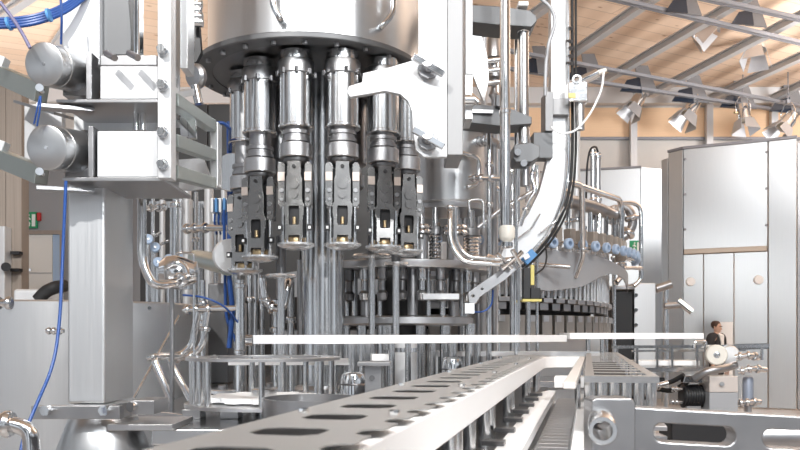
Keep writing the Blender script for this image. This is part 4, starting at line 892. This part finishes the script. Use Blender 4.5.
pipe('diagonal_tube', 'diagonal tube rising from the second tank to the servo block', [(478, 228, 5.3), (500, 210, 5.3), (535, 190, 5.3)], 2.2, m=steel, cat='tube')
pipe('bent_pipe', 'bent pipe beneath the servo block', [(534, 165, 5.1), (531, 178, 5.1), (536, 190, 5.1), (528, 202, 5.1), (520, 226, 5.1)], 2.4, clamps=((0, .7), (3, .3)), bend=.06)
for i, (px, Y, ya, yb, r_, m_, cs) in enumerate(((489, 5.2, 130, 268, 2.6, chrome, ((165, 5, 1.7), (205, 5, 1.6))), (495, 6.1, 125, 285, 3.2, blast, ((190, 6, 1.4),)), (512, 5.7, 150, 285, 2.4, steel, ((172, 5, 1.8), (206, 5, 1.8))),
        (484, 6.3, 10, 130, 3.4, blast, ((60, 5, 1.4),)), (498, 6.6, 30, 118, 2.4, chrome, ((44, 6, 1.7), (80, 5, 1.6))), (518, 6.2, 120, 285, 2, chrome, ()), (528, 6.3, 160, 290, 2.6, steel, ((215, 5, 1.5),)), (478, 6.0, 212, 300, 2.6, castg, ((240, 6, 1.5),)), (460, 6.3, 212, 270, 2.4, darkm, ()), (537, 6.2, 165, 285, 1.6, chrome, ()), (463, 6.1, 212, 330, 3.2, steel, ()))):
    vpost('vertical_pipe', '%s upright pipe of the cluster between second tank and chute' % ORD[i], 'pipe', px, Y, ya, yb, r_, m_, cs, 'upright pipes between second tank and chute', to=DZ + .001)
t = thing('air_valve', 'bronze-tinted stacked air valve below the upper gantry beam', 'valve', P(494, 98, 5.9))
vx, vy = XY(494, 5.9)
Mb().lathe((vx, vy, 0), [(.02, DZ + .001), (.02, H(100, 5.9)), (.04, H(95, 5.9)), (.025, H(90, 5.9)), (.025, H(80, 5.9)), (.06, H(78, 5.9)), (.06, H(70, 5.9)), (.03, H(68, 5.9)), (.03, H(60, 5.9)), (.055, H(58, 5.9)), (.05, H(40, 5.9)), (.03, H(36, 5.9)), (1e-5, H(35, 5.9))], 20).build('body', castg, t)
for py in (64, 74, 86): Mb().cyl((vx - .1, vy - .05, H(py, 5.9)), (vx + .1, vy - .05, H(py - 3, 5.9)), .022).build('side_port', chrome, t)
solo('wedge_plate', 'slanted pale steel wedge plate beside the bracket post', 'plate', Mb().prism([(471, 25), (478, 25), (487, 55), (489, 80), (484, 102), (471, 70)], [], lambda u, v, w: P(u, v, 5.6) + V((0, w, 0)), .04), sheet)
# pale post and clamp right of bracket
t = thing('side_post', 'pale flat post behind the bracket arm carrying a small clamp', 'post', P(468, 112, 4.4))
Mb().box((P(464, 0, 4.4).x, 4.3, H(80, 4.4)), (P(471, 0, 4.4).x, 4.5, H(-140, 4.4))).build('flat_bar', blast, t, .003)
Mb().box((P(463.5, 0, 4.4).x, 4.3, H(124, 4.4)), (P(471, 0, 4.4).x, 4.5, H(80.4, 4.4))).build('lower_bar', sheet, t, .003)
m = Mb().cyl(P(465, 100, 4.25), P(474, 100, 4.25), .03).cyl(P(470, 96, 4.25), P(478, 103, 4.25), .022); m.build('clamp', chrome, t)

# ------------------------------------------------------------------ white guide rails at eye level
def strip(name, label, pts, wd, h0, h1, m, group=None, cat='guide rail', posts=(), pm=steel):
    """flat guide from plan points; wd to the far side; heights relative to the eye."""
    ps = [V((x, y, 0)) for x, y in pts]
    t = thing(name, label, cat, (ps[0].x, ps[0].y, EYE + h0), group)
    left, right = [], []
    for i, p in enumerate(ps):
        d = (ps[min(i+1, len(ps)-1)] - ps[max(i-1, 0)]).normalized(); nrm = V((-d.y, d.x, 0)); left.append(p); right.append(p + nrm * wd)
    Mb().prism([(p.x, p.y) for p in left] + [(p.x, p.y) for p in right[::-1]], [], lambda u, v, w: V((u, v, EYE + h0 + w)), h1 - h0).build('guide', m, t, .003)
    for x, y, r_ in posts: Mb().cyl((x, y, DZ + .001), (x, y, EYE + h0 - .001), r_, n=16).build('post', pm, t)
    return t
GR = [XY(253, 4.0), XY(330, 4.05), XY(420, 4.3), XY(500, 4.75), XY(567, 5.35)]
t = strip('guide_rail', 'long white plastic guide rail crossing in front of the centre column', GR, .16, -.045, .0, white,
      posts=[(*XY(px, y), .016) for px, y in ((283, 4.12), (362, 4.25), (392, 4.3), (408, 4.35), (470, 4.6), (478, 4.7))])
Mb().cyl(P(246, 340, 4.08), P(253, 340, 4.08), .03).build('end_knob', chrome, t)
strip('guide_rail', 'shorter white guide rail continuing past the joint towards the man', [XY(570, 5.45), XY(640, 5.6), XY(704, 5.75)], .16, -.028, .014, white, posts=[(*XY(px, 5.7), .016) for px in (588, 602)])
strip('guide_rail', 'lower white guide rail tucked behind the ring guard', [XY(228, 4.35), XY(349, 4.4)], .08, -.165, -.13, white, posts=[(*XY(px, 4.42), .016) for px in (292, 335)])
strip('guide_rail', 'short low white guide rail right behind the stout pedestal', [XY(372, 4.8), XY(394, 4.85)], .08, -.16, -.115, white, posts=[(*XY(383, 4.86), .016)])
strip('guide_rail', 'thin far guide rail seen below the long white one', [XY(420, 5.6), XY(500, 5.6), XY(600, 5.65)], .05, -.15, -.115, blast, posts=[(*XY(px, 5.63), .014) for px in (440, 463, 500)])
for i, (px, Y, y0, y1, r_, cs) in enumerate(((292, 4.5, 343, 400, 3, ()), (318, 4.35, 345, 395, 4, ()), (353, 4.45, 340, 390, 9, ()), (366, 4.55, 338, 378, 5, ()), (406, 4.7, 338, 375, 11, ((350, 6, 1.03),)), (432, 4.9, 340, 372, 4, ()), (452, 4.9, 338, 356, 4.5, ()), (390, 5.0, 350, 380, 5, ()), (477, 5.3, 343, 372, 3, ()))):
    vpost('support_post', '%s short upright post under the long white guide rail' % ORD[i], 'post', px, Y, y0, y1, r_, steel if i != 4 else blast, cs, 'posts below the long white guide rail', to=DZ + .001)
def bottle_cap(px, Y, y0, y1, r_px, label):
    x, y = XY(px, Y); r_ = r_px * Y / F
    t = thing('domed_collar', label, 'collar', (x, y, H(y1, Y)))
    Mb().lathe((x, y, 0), [(r_, DZ + .001), (r_, H(y0 + 8, Y)), (r_*.85, H(y0 + 2, Y)), (r_*.6, H(y0, Y)), (r_*.4, H(y0, Y))], 32).build('dome', chrome, t)
    Mb().lathe((x, y, H(y0 + 12, Y)), [(r_ + .001, -.004), (r_ + .003, 0), (r_ + .001, .004)], 32, close=False).build('band', darkm, t)
bottle_cap(353, 3.9, 372, 400, 13, 'domed polished collar beside the dark pedestal')
bottle_cap(452, 4.6, 357, 378, 11, 'smaller domed polished collar behind the grey guide plate')
t = thing('pedestal', 'dark square pedestal with a flat cap beside the domed collar', 'pedestal', (*XY(372, 3.5), DZ))
Mb().box((P(365, 0, 3.5).x, 3.46, DZ + .001), (P(382, 0, 3.5).x, 3.56, H(365.5, 3.5))).build('block', castg, t, .004)
Mb().box((P(358, 0, 3.5).x, 3.42, H(365.2, 3.5)), (P(391, 0, 3.5).x, 3.60, H(361.5, 3.5))).build('cap', castg, t, .003)
Mb().cyl(P(372, 378, 3.46), P(372, 378, 3.45), .012).build('screw', darkm, t)

# ------------------------------------------------------------------ ring guard and bowl in front
GX, GYc = XY(264, 3.62)
t = thing('ring_guard', 'half-round flat steel ring guard standing on posts', 'guard', (GX, GYc, DZ - .0))
rz = EYE - .112
Mb().lathe((GX, GYc, 0), [(.265, rz), (.345, rz), (.345, rz + .014), (.265, rz + .014)], 64, close=True).build('ring', plate, t, .002)
m = Mb()
for i in range(12):
    a = R(i * 30); m.cyl((GX + .305*math.sin(a), GYc - .305*math.cos(a), rz + .0145), (GX + .305*math.sin(a), GYc - .305*math.cos(a), rz + .02), .01, n=8)
m.build('screw', chrome, t)
lz = H(409, 3.3)
Mb().lathe((GX, GYc, 0), [(.21, lz - .012), (.35, lz - .012), (.35, lz + .004), (.21, lz + .004)], 64, close=True).build('lower_ring', plate, t, .002)
for a in (-76, -62, -50, -38, 8, 60, 110, 150, 200, 250):
    p = (GX + .315 * math.sin(R(a)), GYc - .315 * math.cos(R(a))); Mb().cyl((*p, lz + .005), (*p, rz - .001), .0135, n=16).build('post', steel, t)
for px in (196, 233): Mb().box((P(px - 9, 0, 3.5).x, 3.42, DZ + .001), (P(px + 9, 0, 3.5).x, 3.52, lz - .013)).build('foot_block', castg, t, .003)
m = Mb()
t2 = thing('star_wheel', 'white toothed star wheel lying inside the ring guard', 'star wheel', (GX, GYc, lz))
teeth = []
for i in range(72):
    a = R(i * 5); r_ = .26 if (i % 6) in (0, 1, 2) else .228; teeth.append((GX + r_ * math.sin(a), GYc - r_ * math.cos(a)))
Mb().prism(teeth, [circ(GX, GYc, .06)], lambda u, v, w: V((u, v, lz + .012 + w)), .02).build('wheel', white, t2, .002)
Mb().lathe((GX, GYc, 0), [(.058, DZ + .001), (.058, lz + .06), (.05, lz + .065), (1e-5, lz + .065)], 24).build('hub', steel, t2)
solo('curved_guide', 'white curved guide band sweeping low around the ring guard', 'guide', Mb().lathe((GX, GYc, 0), [(.40, DZ + .002), (.46, DZ + .002), (.46, DZ + .03), (.40, DZ + .03)], 24, (0, 0, 1), True, 100, 185), white)
for i, (px, Y, r_) in enumerate(((300, 4.0, .07), (330, 4.15, .06), (222, 4.5, .08), (270, 4.7, .08))):
    x, y = XY(px, Y); tt = thing('bottle_platform', '%s small round bottle platform on the wet table, counted from the bowl' % ORD[i], 'platform', (x, y, DZ), 'bottle platforms on the wet table')
    Mb().lathe((x, y, 0), [(r_ * .6, DZ + .001), (r_ * .6, DZ + .03), (r_, DZ + .035), (r_, DZ + .05), (r_ * .9, DZ + .055), (1e-5, DZ + .055)], 28).build('disc', bellm, tt)
    Mb().lathe((x, y, 0), [(.022, DZ + .056), (.022, DZ + .075), (.015, DZ + .08), (1e-5, DZ + .08)], 16).build('hub', castg, tt)
BX, BYc = XY(311, 3.22)
t = thing('round_bowl', 'shallow dark steel bowl ring with small fittings beside the ring guard', 'bowl', (BX, BYc, DZ))
rb = 47 * 3.35 / F; bz_ = H(395, 3.35)
Mb().lathe((BX, BYc, 0), [(rb, bz_ - .075), (rb, bz_), (rb - .012, bz_), (rb - .012, bz_ - .06), (1e-5, bz_ - .06), (1e-5, bz_ - .075)], 56).build('wall', castg, t)
m = Mb()
for i in range(8):
    a = R(i * 45 + 20); m.cyl((BX + rb*.7*math.sin(a), BYc + rb*.7*math.cos(a), bz_ - .059), (BX + rb*.7*math.sin(a), BYc + rb*.7*math.cos(a), bz_ - .03), .016, n=10)
m.build('fitting', chrome, t)
Mb().cyl((BX, BYc, DZ + .001), (BX, BYc, bz_ - .076), .1).build('foot', castg, t)

# ------------------------------------------------------------------ conveyor guides running from the camera towards the carousel
DD = V((.235, 1, 0)).normalized(); NN = V((DD.y, -DD.x, 0))     # along, and to the side
O0 = V((-.026, 1.053, 0))                                        # on the plate's notched edge
def cv(s_, o, h): return O0 + DD * s_ + NN * o + V((0, 0, EYE + h))
SL = 4.0
outl = [(-.62, -.205), (SL, -.205)]; pitch = .145
edge = []
k = 0; s_ = SL
while s_ > -.5:
    edge += [(s_, .004), (s_ - pitch * .52, .004), (s_ - pitch * .56, -.012), (s_ - pitch * .66, -.022), (s_ - pitch * .86, -.022), (s_ - pitch * .96, -.012)]; s_ -= pitch
edge += [(-.62, .004)]
holes = []
s_ = -.42
while s_ < SL - .2:
    holes.append([(s_ + dv * .042, -.052 - dw) for dv, dw in ((-.6, .012), (-1, .03), (-1, .085), (-.6, .105), (.6, .105), (1, .085), (1, .03), (.6, .012))]); s_ += .19
t = thing('guide_plate', 'long grey slotted guide plate with a notched edge running towards the carousel', 'guide plate', cv(0, -.1, -.138))
Mb().prism(outl + edge, holes, lambda u, v, w: cv(u, v, -.1265 + w), .0015).build('slotted_plate', plate_l, t)
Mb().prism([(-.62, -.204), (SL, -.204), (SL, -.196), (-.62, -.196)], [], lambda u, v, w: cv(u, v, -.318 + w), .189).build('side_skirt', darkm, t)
for s_ in (.2, .9, 1.6, 2.4, 3.2):
    for o_ in (-.18, -.03): Mb().cyl(cv(s_, o_, -.1245), cv(s_, o_, -.118), .009, n=8).build('screw', chrome, t)
t = thing('plastic_rail', 'thick white plastic rail under the slotted plate edge', 'guide rail', cv(0, 0, -.205))
pb = [(-.62, -.055), (SL, -.055), (SL + .13, -.03), (SL + .24, .05), (SL + .26, .24), (SL + .22, .24), (SL + .19, .075), (SL + .10, .015), (SL, .0), (-.62, .0)]
Mb().prism(pb, [], lambda u, v, w: cv(u, v, -.208 + w), .07).build('rail', white, t, .004)
for i, s_ in enumerate((-.25, .28, .72, .80, 1.02, 1.32, 1.46, 2.0, 2.14, 2.9, 3.04, 3.7, 3.82)):
    Mb().cyl(cv(s_, -.03, -.328), cv(s_, -.03, -.209), .017, n=16).build('post', steel, t)
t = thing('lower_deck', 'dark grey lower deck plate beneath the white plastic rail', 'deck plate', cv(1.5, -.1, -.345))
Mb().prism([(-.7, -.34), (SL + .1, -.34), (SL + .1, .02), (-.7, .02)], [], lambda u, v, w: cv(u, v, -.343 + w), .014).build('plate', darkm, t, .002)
for s_ in (.3, 2.0, 3.7): Mb().box(cv(s_, -.2, -EYE) - V((.04, .04, 0)), cv(s_, -.2, -.344) + V((.04, .04, 0))).build('leg', plate, t)
Mb().lathe(cv(.93, -.01, -.325), [(.035, 0), (.05, .0), (.05, .02), (.035, .02)], 24, close=True).build('hole_ring', chrome, t)
t = thing('plastic_rail', 'low white plastic rail along the near side of the chain channel', 'guide rail', cv(1.5, .1, -.328))
Mb().prism([(-.6, .030), (3.2, .030), (3.32, .06), (3.3, .10), (-.6, .10)], [], lambda u, v, w: cv(u, v, -.327 + w), .032).build('rail', white, t, .003)
for i in range(11): Mb().prism([(-.1 + i*.3, -.01), (-.05 + i*.3, -.01), (-.05 + i*.3, .05), (-.1 + i*.3, .05)], [], lambda u, v, w: cv(u, v, -.294 + w), .012).build('finger', darkm, t)
t = thing('chain_channel', 'wet steel conveyor chain channel between the low white rails', 'conveyor', cv(1.5, .2, -.36))
Mb().prism([(-.6, .035), (3.4, .035), (3.4, .285), (-.6, .285)], [], lambda u, v, w: cv(u, v, -.372 + w), .02).build('tray', deckm, t)
m = Mb()
for i in range(46):
    s0 = -.5 + i * .085; m.prism([(s0, .108), (s0 + .078, .108), (s0 + .078, .208), (s0, .208)], [], lambda u, v, w: cv(u, v, -.351 + w), .010)
m.build('chain_link', castg, t, .002)
for s_ in (.5, 3.0): Mb().box(cv(s_, .16, -EYE) - V((.04, .04, 0)), cv(s_, .16, -.373) + V((.04, .04, 0))).build('leg', plate, t)
t = thing('plastic_rail', 'low white plastic rail with dark comb fingers by the slotted bracket', 'guide rail', cv(1.5, .31, -.328))
Mb().prism([(-.6, .222), (3.2, .222), (3.2, .285), (-.6, .285)], [], lambda u, v, w: cv(u, v, -.350 + w), .05).build('rail', white, t, .003)
for i in range(25):
    s0 = .75 + i * .098; Mb().prism([(s0, .265), (s0 + .042, .265), (s0 + .042, .318), (s0, .318)], [], lambda u, v, w: cv(u, v, -.299 + w), .02).build('finger', darkm, t)
t = thing('plastic_rail', 'upper white rail returning towards the camera beside the box chute', 'guide rail', cv(3, .2, -.2))
Mb().prism([(1.35, .195), (SL + .21, .215), (SL + .21, .25), (1.35, .232)], [], lambda u, v, w: cv(u, v, -.157 + w), .02).build('rail', return_m, t, .004)
for s_ in (2.3, 3.9): Mb().cyl(cv(s_, .225, -.299), cv(s_, .225, -.158), .012).build('post', steel, t)
Mb().prism([(2.6, .12), (2.72, .12), (2.74, .30), (2.62, .30)], [], lambda u, v, w: cv(u, v, -.235 + w), .05).build('cross_block', white, t, .004)
# box chute: slotted top on corrugated sides
a0, a1, w0, w1 = 1.50, 4.95, .255, .475
t = thing('box_chute', 'box chute with a ladder-like slotted top at the conveyor turn', 'chute', cv(2, .36, -.34))
hs = []
for i in range(15):
    s0 = a0 + .07 + i * .222; hs.append([(s0, w0 + .03), (s0 + .15, w0 + .03), (s0 + .15, w1 - .03), (s0, w1 - .03)])
Mb().prism([(a0, w0), (a1, w0), (a1, w1), (a0, w1)], hs, lambda u, v, w: cv(u, v, -.1265 + w), .0015).build('slotted_top', plate_l, t)
Mb().prism([(a0, w0), (a0 + .006, w0), (a0 + .006, w1), (a0, w1)], [], lambda u, v, w: cv(u, v, -.145 + w), .018).build('front_lip', plate, t)
Mb().prism([(a0 + .06, w0 + .03), (a1, w0 + .03), (a1, w1 - .03), (a0 + .06, w1 - .03)], [], lambda u, v, w: cv(u, v, -.20 + w), .01).build('slot_shade_sheet', rubber, t)  # black sheet added so the slots above it look shaded
for i in range(6): Mb().cyl(cv(a0 + .02, w0 + .018 + i * .036, -.27), cv(a0 + .02, w0 + .018 + i * .036, -.138), .017, n=16).build('post', steel, t)
for o_ in (w0 + .01, w1 - .01):
    for s_ in (2.1, 2.8, 3.5, 4.2, 4.8): Mb().cyl(cv(s_, o_, -.27), cv(s_, o_, -.138), .014, n=12).build('post', steel, t)
Mb().prism([(a0 - .03, .385), (a1, .385), (a1, w1 + .02), (a0 - .03, w1 + .02)], [], lambda u, v, w: cv(u, v, -.285 + w), .014).build('base_plate', plate, t, .002)
for s_ in (2.0, 4.5): Mb().box(cv(s_, .45, -EYE) - V((.03, .03, 0)), cv(s_, .45, -.2855) + V((.03, .03, 0))).build('leg', plate, t)

# slotted steel bracket near the camera
SY = 1.62
t = thing('slotted_bracket', 'thick steel bracket bar with two long slots and a bored end block', 'bracket', P(690, 470, SY))
tilt = lambda u: (u - 632) * .055
m = Mb().prism([(632, 407), (632, 475), (860, 475), (860, 407 + tilt(860))],
               [[(u, v + tilt(u)) for u, v in slot(654, 736, 431, 9.5)], [(u, v + tilt(u)) for u, v in slot(763, 845, 431, 9.5)]],
               lambda u, v, w: P(u, v, SY) + V((0, w, 0)), .05)
m.build('slotted_bar', castg, t, .004)
eb = Mb().prism([(588, 399), (593, 397), (627, 397), (631.5, 402), (631.5, 475), (588, 475)], [circ(601, 419, 8.5, 24)], lambda u, v, w: P(u, v, SY) + V((0, w - .03, 0)), .07).build('end_block', castg, t, .005)
c = P(601, 419, SY)
Mb().lathe(c - V((DD.x, DD.y, 0)) * .205, [(.0175, 0), (.0245, 0), (.026, .003), (.026, .172), (.0175, .172)], 36, (DD.x, DD.y, 0), close=True).build('bushing', steel, t)
c = P(608, 428, SY)
Mb().box((c.x + .095, SY + .06, 0), (c.x + .14, SY + .11, H(440, SY))).build('stand', plate, t)
Mb().box((P(700, 0, SY).x, SY + .051, 0), (P(720, 0, SY).x, SY + .09, H(460, SY))).build('stand', plate, t)

pipe('cross_tube', 'grey round cross tube behind the second slot of the steel bracket', [(752, 436, 2.0), (900, 436, 2.0)], 13, m=castg, cat='tube')
# ------------------------------------------------------------------ side conveyor, motor and rollers
SV = 6.6
t = thing('side_conveyor', 'narrow railed side conveyor running past the cream roller', 'conveyor', (*XY(680, SV), 0))
Mb().bar(P(612, 347, SV), P(768, 346, SV), .03, .025).build('top_rail', steel, t)
Mb().bar(P(632, 351, SV + .35), P(745, 350, SV + .35), .03, .02).build('rear_rail', steel, t)
Mb().bar(P(636, 370, SV), P(728, 369, SV), .03, .035).build('lower_rail', steel, t)
for px in (617, 637, 657, 672, 697, 706, 725, 735, 762): Mb().bar(P(px, 348, SV), P(px, 369 if px < 730 else 360, SV), .018, .018).build('post', steel, t)
Mb().box((P(640, 0, SV).x, SV + .06, H(366, SV)), (P(703, 0, SV).x, SV + .33, H(361, SV))).build('belt', white, t, .004)
for px in (643, 720): Mb().box((P(px - 3, 0, SV).x, SV + .1, 0), (P(px + 3, 0, SV).x, SV + .2, H(370, SV))).build('leg', plate, t)
Mb().tube([P(694, 348, SV - .02), P(694, 342, SV - .02), P(706, 341, SV - .02), P(706, 348, SV - .02)], .012, 8).build('hoop', chrome, t)
Mb().bar(P(735, 347, SV), P(768, 346, SV + .5), .02, .05).build('end_frame', steel, t)
t = thing('belt_roller', 'cream round belt roller with a steel hub on the side conveyor', 'roller', P(717, 366, SV - .1))
Mb().lathe(P(717, 355, SV - .12), [(.026, 0), (.075, 0), (.083, .01), (.083, .085), (.026, .085)], 40, (.25, 1, 0), close=True).build('tyre', offwhite, t)
Mb().lathe(P(717, 355, SV - .135), [(1e-5, 0), (.012, 0), (.014, .01), (.025, .012), (.025, .12), (1e-5, .12)], 24, (.25, 1, 0)).build('hub', steel, t)
t = thing('roller_guard', 'grey rounded guard beside the cream roller', 'guard', P(733, 366, SV))
Mb().lathe(P(730, 355, SV - .05), [(1e-5, 0), (.07, 0), (.078, .01), (.078, .1), (1e-5, .1)], 32, (.3, 1, 0)).build('drum', sheet, t)
t = thing('gear_box', 'square pale gearbox block below the cream roller', 'gearbox', P(723, 410, 6.3))
Mb().box((P(708.5, 0, 6.3).x, 6.28, H(392, 6.3)), (P(737, 0, 6.3).x, 6.5, H(376, 6.3))).build('upper_block', mat('pale_warm_metal', (.70, .64, .60), .4, .4), t, .005)
Mb().box((P(708.5, 0, 6.3).x, 6.28, H(412, 6.3)), (P(737, 0, 6.3).x, 6.5, H(392.3, 6.3))).build('lower_block', greyp, t, .005)
Mb().cyl(P(722, 384, 6.28), P(722, 384, 6.26), .018).cyl(P(722, 384, 6.26), P(722, 384, 6.25), .01).build('bolt', castg, t)
Mb().box((P(712, 0, 6.3).x, 6.33, 0), (P(734, 0, 6.3).x, 6.47, H(412.3, 6.3))).build('stand', plate, t)
t = thing('drive_motor', 'black ribbed drive motor with a chrome cap next to the pale gearbox', 'motor', P(694, 410, 6.4))
Mb().lathe(P(681, 396, 6.45), [(1e-5, 0), (.075, 0), (.085, .01), (.085, .18), (.075, .19), (1e-5, .19)], 28, (1, 0, 0)).build('housing', black, t)
m = Mb()
for i in range(9): m.lathe(P(682.5 + i * 2.5, 396, 6.45), [(.084, 0), (.094, 0), (.094, .006), (.084, .006)], 28, (1, 0, 0), close=True)
m.build('cooling_fin', black, t)
Mb().prism([(683, 383), (685, 376), (702, 375), (705, 383)], [], lambda u, v, w: P(u, v, 6.36) + V((0, w, 0)), .16).build('terminal_cap', chrome, t, .006)
Mb().box((P(686, 0, 6.4).x, 6.38, 0), (P(700, 0, 6.4).x, 6.52, H(406, 6.4))).build('stand', plate, t)
for i, (py, x0, lab) in enumerate(((389, 674, 'upper coupling shaft with ring ends beside the black motor'), (402, 674, 'lower coupling shaft with ring ends beside the black motor'))):
    pipe('coupling_shaft', lab, [(x0 - 3, py, 6.4), (x0 + 3, py, 6.4), (682, py, 6.4)], 1.8, m=chrome, clamps=((0, .3), (0, .9)), cat='shaft')
t = thing('round_canister', 'upright grey-blue canister beside the gearbox', 'canister', (*XY(748, 6.5), 0))
Mb().lathe((*XY(748, 6.5), 0), [(.042, H(406, 6.5)), (.042, H(380, 6.5)), (.036, H(377, 6.5)), (1e-5, H(376, 6.5))], 24).build('shell', mat('blue_grey_paint', (.30, .34, .42), .4, .3), t)
Mb().lathe((*XY(748, 6.5), 0), [(.03, 0), (.03, H(406, 6.5) - .001)], 20).build('stand', plate, t)
for i, (a, b, c_, lab) in enumerate((((735, 357), (752, 355), (758, 358), 'upper chrome hose fitting at the conveyor end'), ((738, 372), (752, 368), (766, 370), 'middle chrome hose fitting at the conveyor end'), ((738, 403), (750, 402), (760, 402), 'lower chrome fitting below the canister'))):
    pipe('hose_fitting', lab, [(*a, 6.4), (*b, 6.35), (*c_, 6.4)], 2.6, m=chrome, clamps=((0, .3), (0, .8), (1, .4)), cat='fitting')
for i, (pts_, m_, lab) in enumerate((([(636, 392, 6.6), (650, 382, 6.5), (668, 384, 6.5), (684, 375, 6.4)], rubber, 'upper black cable drooping to the motor cap'),
        ([(640, 398, 6.7), (655, 388, 6.6), (672, 392, 6.6), (690, 380, 6.6)], rubber, 'lower black cable drooping behind the coupling shafts'),
        ([(694, 379, 6.35), (706, 371, 6.3), (722, 369, 6.3), (735, 365, 6.4)], castg, 'grey corrugated hose arching over the pale gearbox'),
        ([(630, 386, 6.8), (648, 379, 6.7), (664, 380, 6.7)], rubber, 'short black cable end below the side conveyor'))):
    pipe('black_cable' if m_ is rubber else 'grey_hose', lab, pts_, 2.4 if m_ is rubber else 4, m=m_, cat='cable' if m_ is rubber else 'hose', bend=.15)
pipe('chrome_connector', 'chrome plug connector among the black cables', [(655, 386, 6.3), (660, 385, 6.3), (668, 383, 6.3)], 2.8, clamps=((0, .5),), cat='connector')
t = thing('control_box', 'black box seen through the slot of the steel bracket', 'box', (*XY(695, 5.8), 0))
Mb().box((P(672, 0, 5.8).x, 5.8, .03), (P(730, 0, 5.8).x, 6.1, H(418, 5.8))).build('body', black, t, .01)
Mb().box((P(676, 0, 5.8).x, 5.85, 0), (P(726, 0, 5.8).x, 6.05, .029)).build('plinth', rubber, t)

# ------------------------------------------------------------------ blue hoses
def hose(label, pts_, r_px, m=blueh, clips=False):
    t = pipe('blue_hose', label, pts_, r_px, m=m, cat='hose', bend=.3); return t
t = thing('hose_bundle', 'thick bundle of blue hoses sweeping across above the upper motor', 'hose bundle', P(0, 28, 2.9))
for i in range(4):
    o = i * 2.6 - 4
    Mb().tube([P(-30, 22 + o, 2.9), P(5, 24 + o, 2.9), P(38, 20 + o, 2.9), P(68, 8 + o, 2.95), P(92, -12 + o, 3.0)], .0072, 10, .12).build('hose', blueh, t)
for px, py in ((9, 24), (49, 15.5)): Mb().cyl(P(px - 1.2, py, 2.9), P(px + 1.2, py - .6, 2.9), .024).build('cable_tie', blueb, t)
hose('thin blue hose rising beside the pale upper post', [(60, -10, 2.85), (62, 20, 2.85), (61, 44, 2.9)], 1.2)
hose('violet-grey hose dropping onto the upper motor face', [(0, 2, 2.8), (14, 20, 2.8), (24, 36, 2.78), (30, 48, 2.78)], 1.8, mat('violet_grey_hose', (.16, .15, .26), .4))
hose('short blue hose pair between the two motors', [(40, 96, 2.8), (37, 110, 2.8), (34, 124, 2.82)], .9)
hose('second short blue hose beside the pair between the motors', [(41, 96, 2.8), (40, 110, 2.8), (37, 126, 2.82)], .9)
hose('long blue hose hanging past the square column to the drum front', [(66, 181, 2.8), (63, 250, 2.8), (60, 320, 2.75), (54, 365, 2.7), (34, 410, 2.6), (22, 440, 2.55), (18, 480, 2.5)], 1.7)
hose('thick blue hose hanging behind the lowered capping heads', [(229, 122, 4.9), (230, 200, 4.9), (229, 280, 4.9), (233, 310, 4.9), (229, 348, 4.9)], 2.6)
hose('second blue hose beside the thick one behind the lowered heads', [(224, 210, 5.0), (225, 280, 5.0), (226, 320, 5.0), (238, 345, 5.0)], 1.6)
hose('thin dark blue hose bowing across the pipe cluster', [(183, 295, 4.6), (205, 297, 4.55), (225, 306, 4.6), (240, 325, 4.75)], 1.0)
hose('blue elbow hose end beside the ladder bracket', [(214, 124, 4.3), (222, 122, 4.3), (230, 128, 4.35), (229, 150, 4.88)], 1.6)
hose('blue cable looping under the pivot plate', [(474, 312, 5.05), (484, 312, 5.05), (492, 305, 5.05), (493, 290, 5.05)], .9)
t = thing('valve_cluster', 'blue-tubed solenoid valve bank between ladder bracket and lowered heads', 'valve bank', P(220, 218, 5.2))
Mb().box((P(212, 0, 5.2).x, 5.2, H(222, 5.2)), (P(232, 0, 5.2).x, 5.35, H(198, 5.2))).build('manifold', sheet, t, .005)
for i in range(5):
    px = 213.5 + i * 4; Mb().box((P(px, 0, 5.2).x, 5.12, H(214, 5.2)), (P(px + 2.6, 0, 5.2).x, 5.198, H(200, 5.2))).build('valve', (white, blueb)[i % 2], t, .003)
    Mb().tube([P(px + 1.3, 214, 5.16), P(px + 1, 222, 5.12), P(px + 3, 234, 5.2)], .007, 8).build('tube', blueh, t)
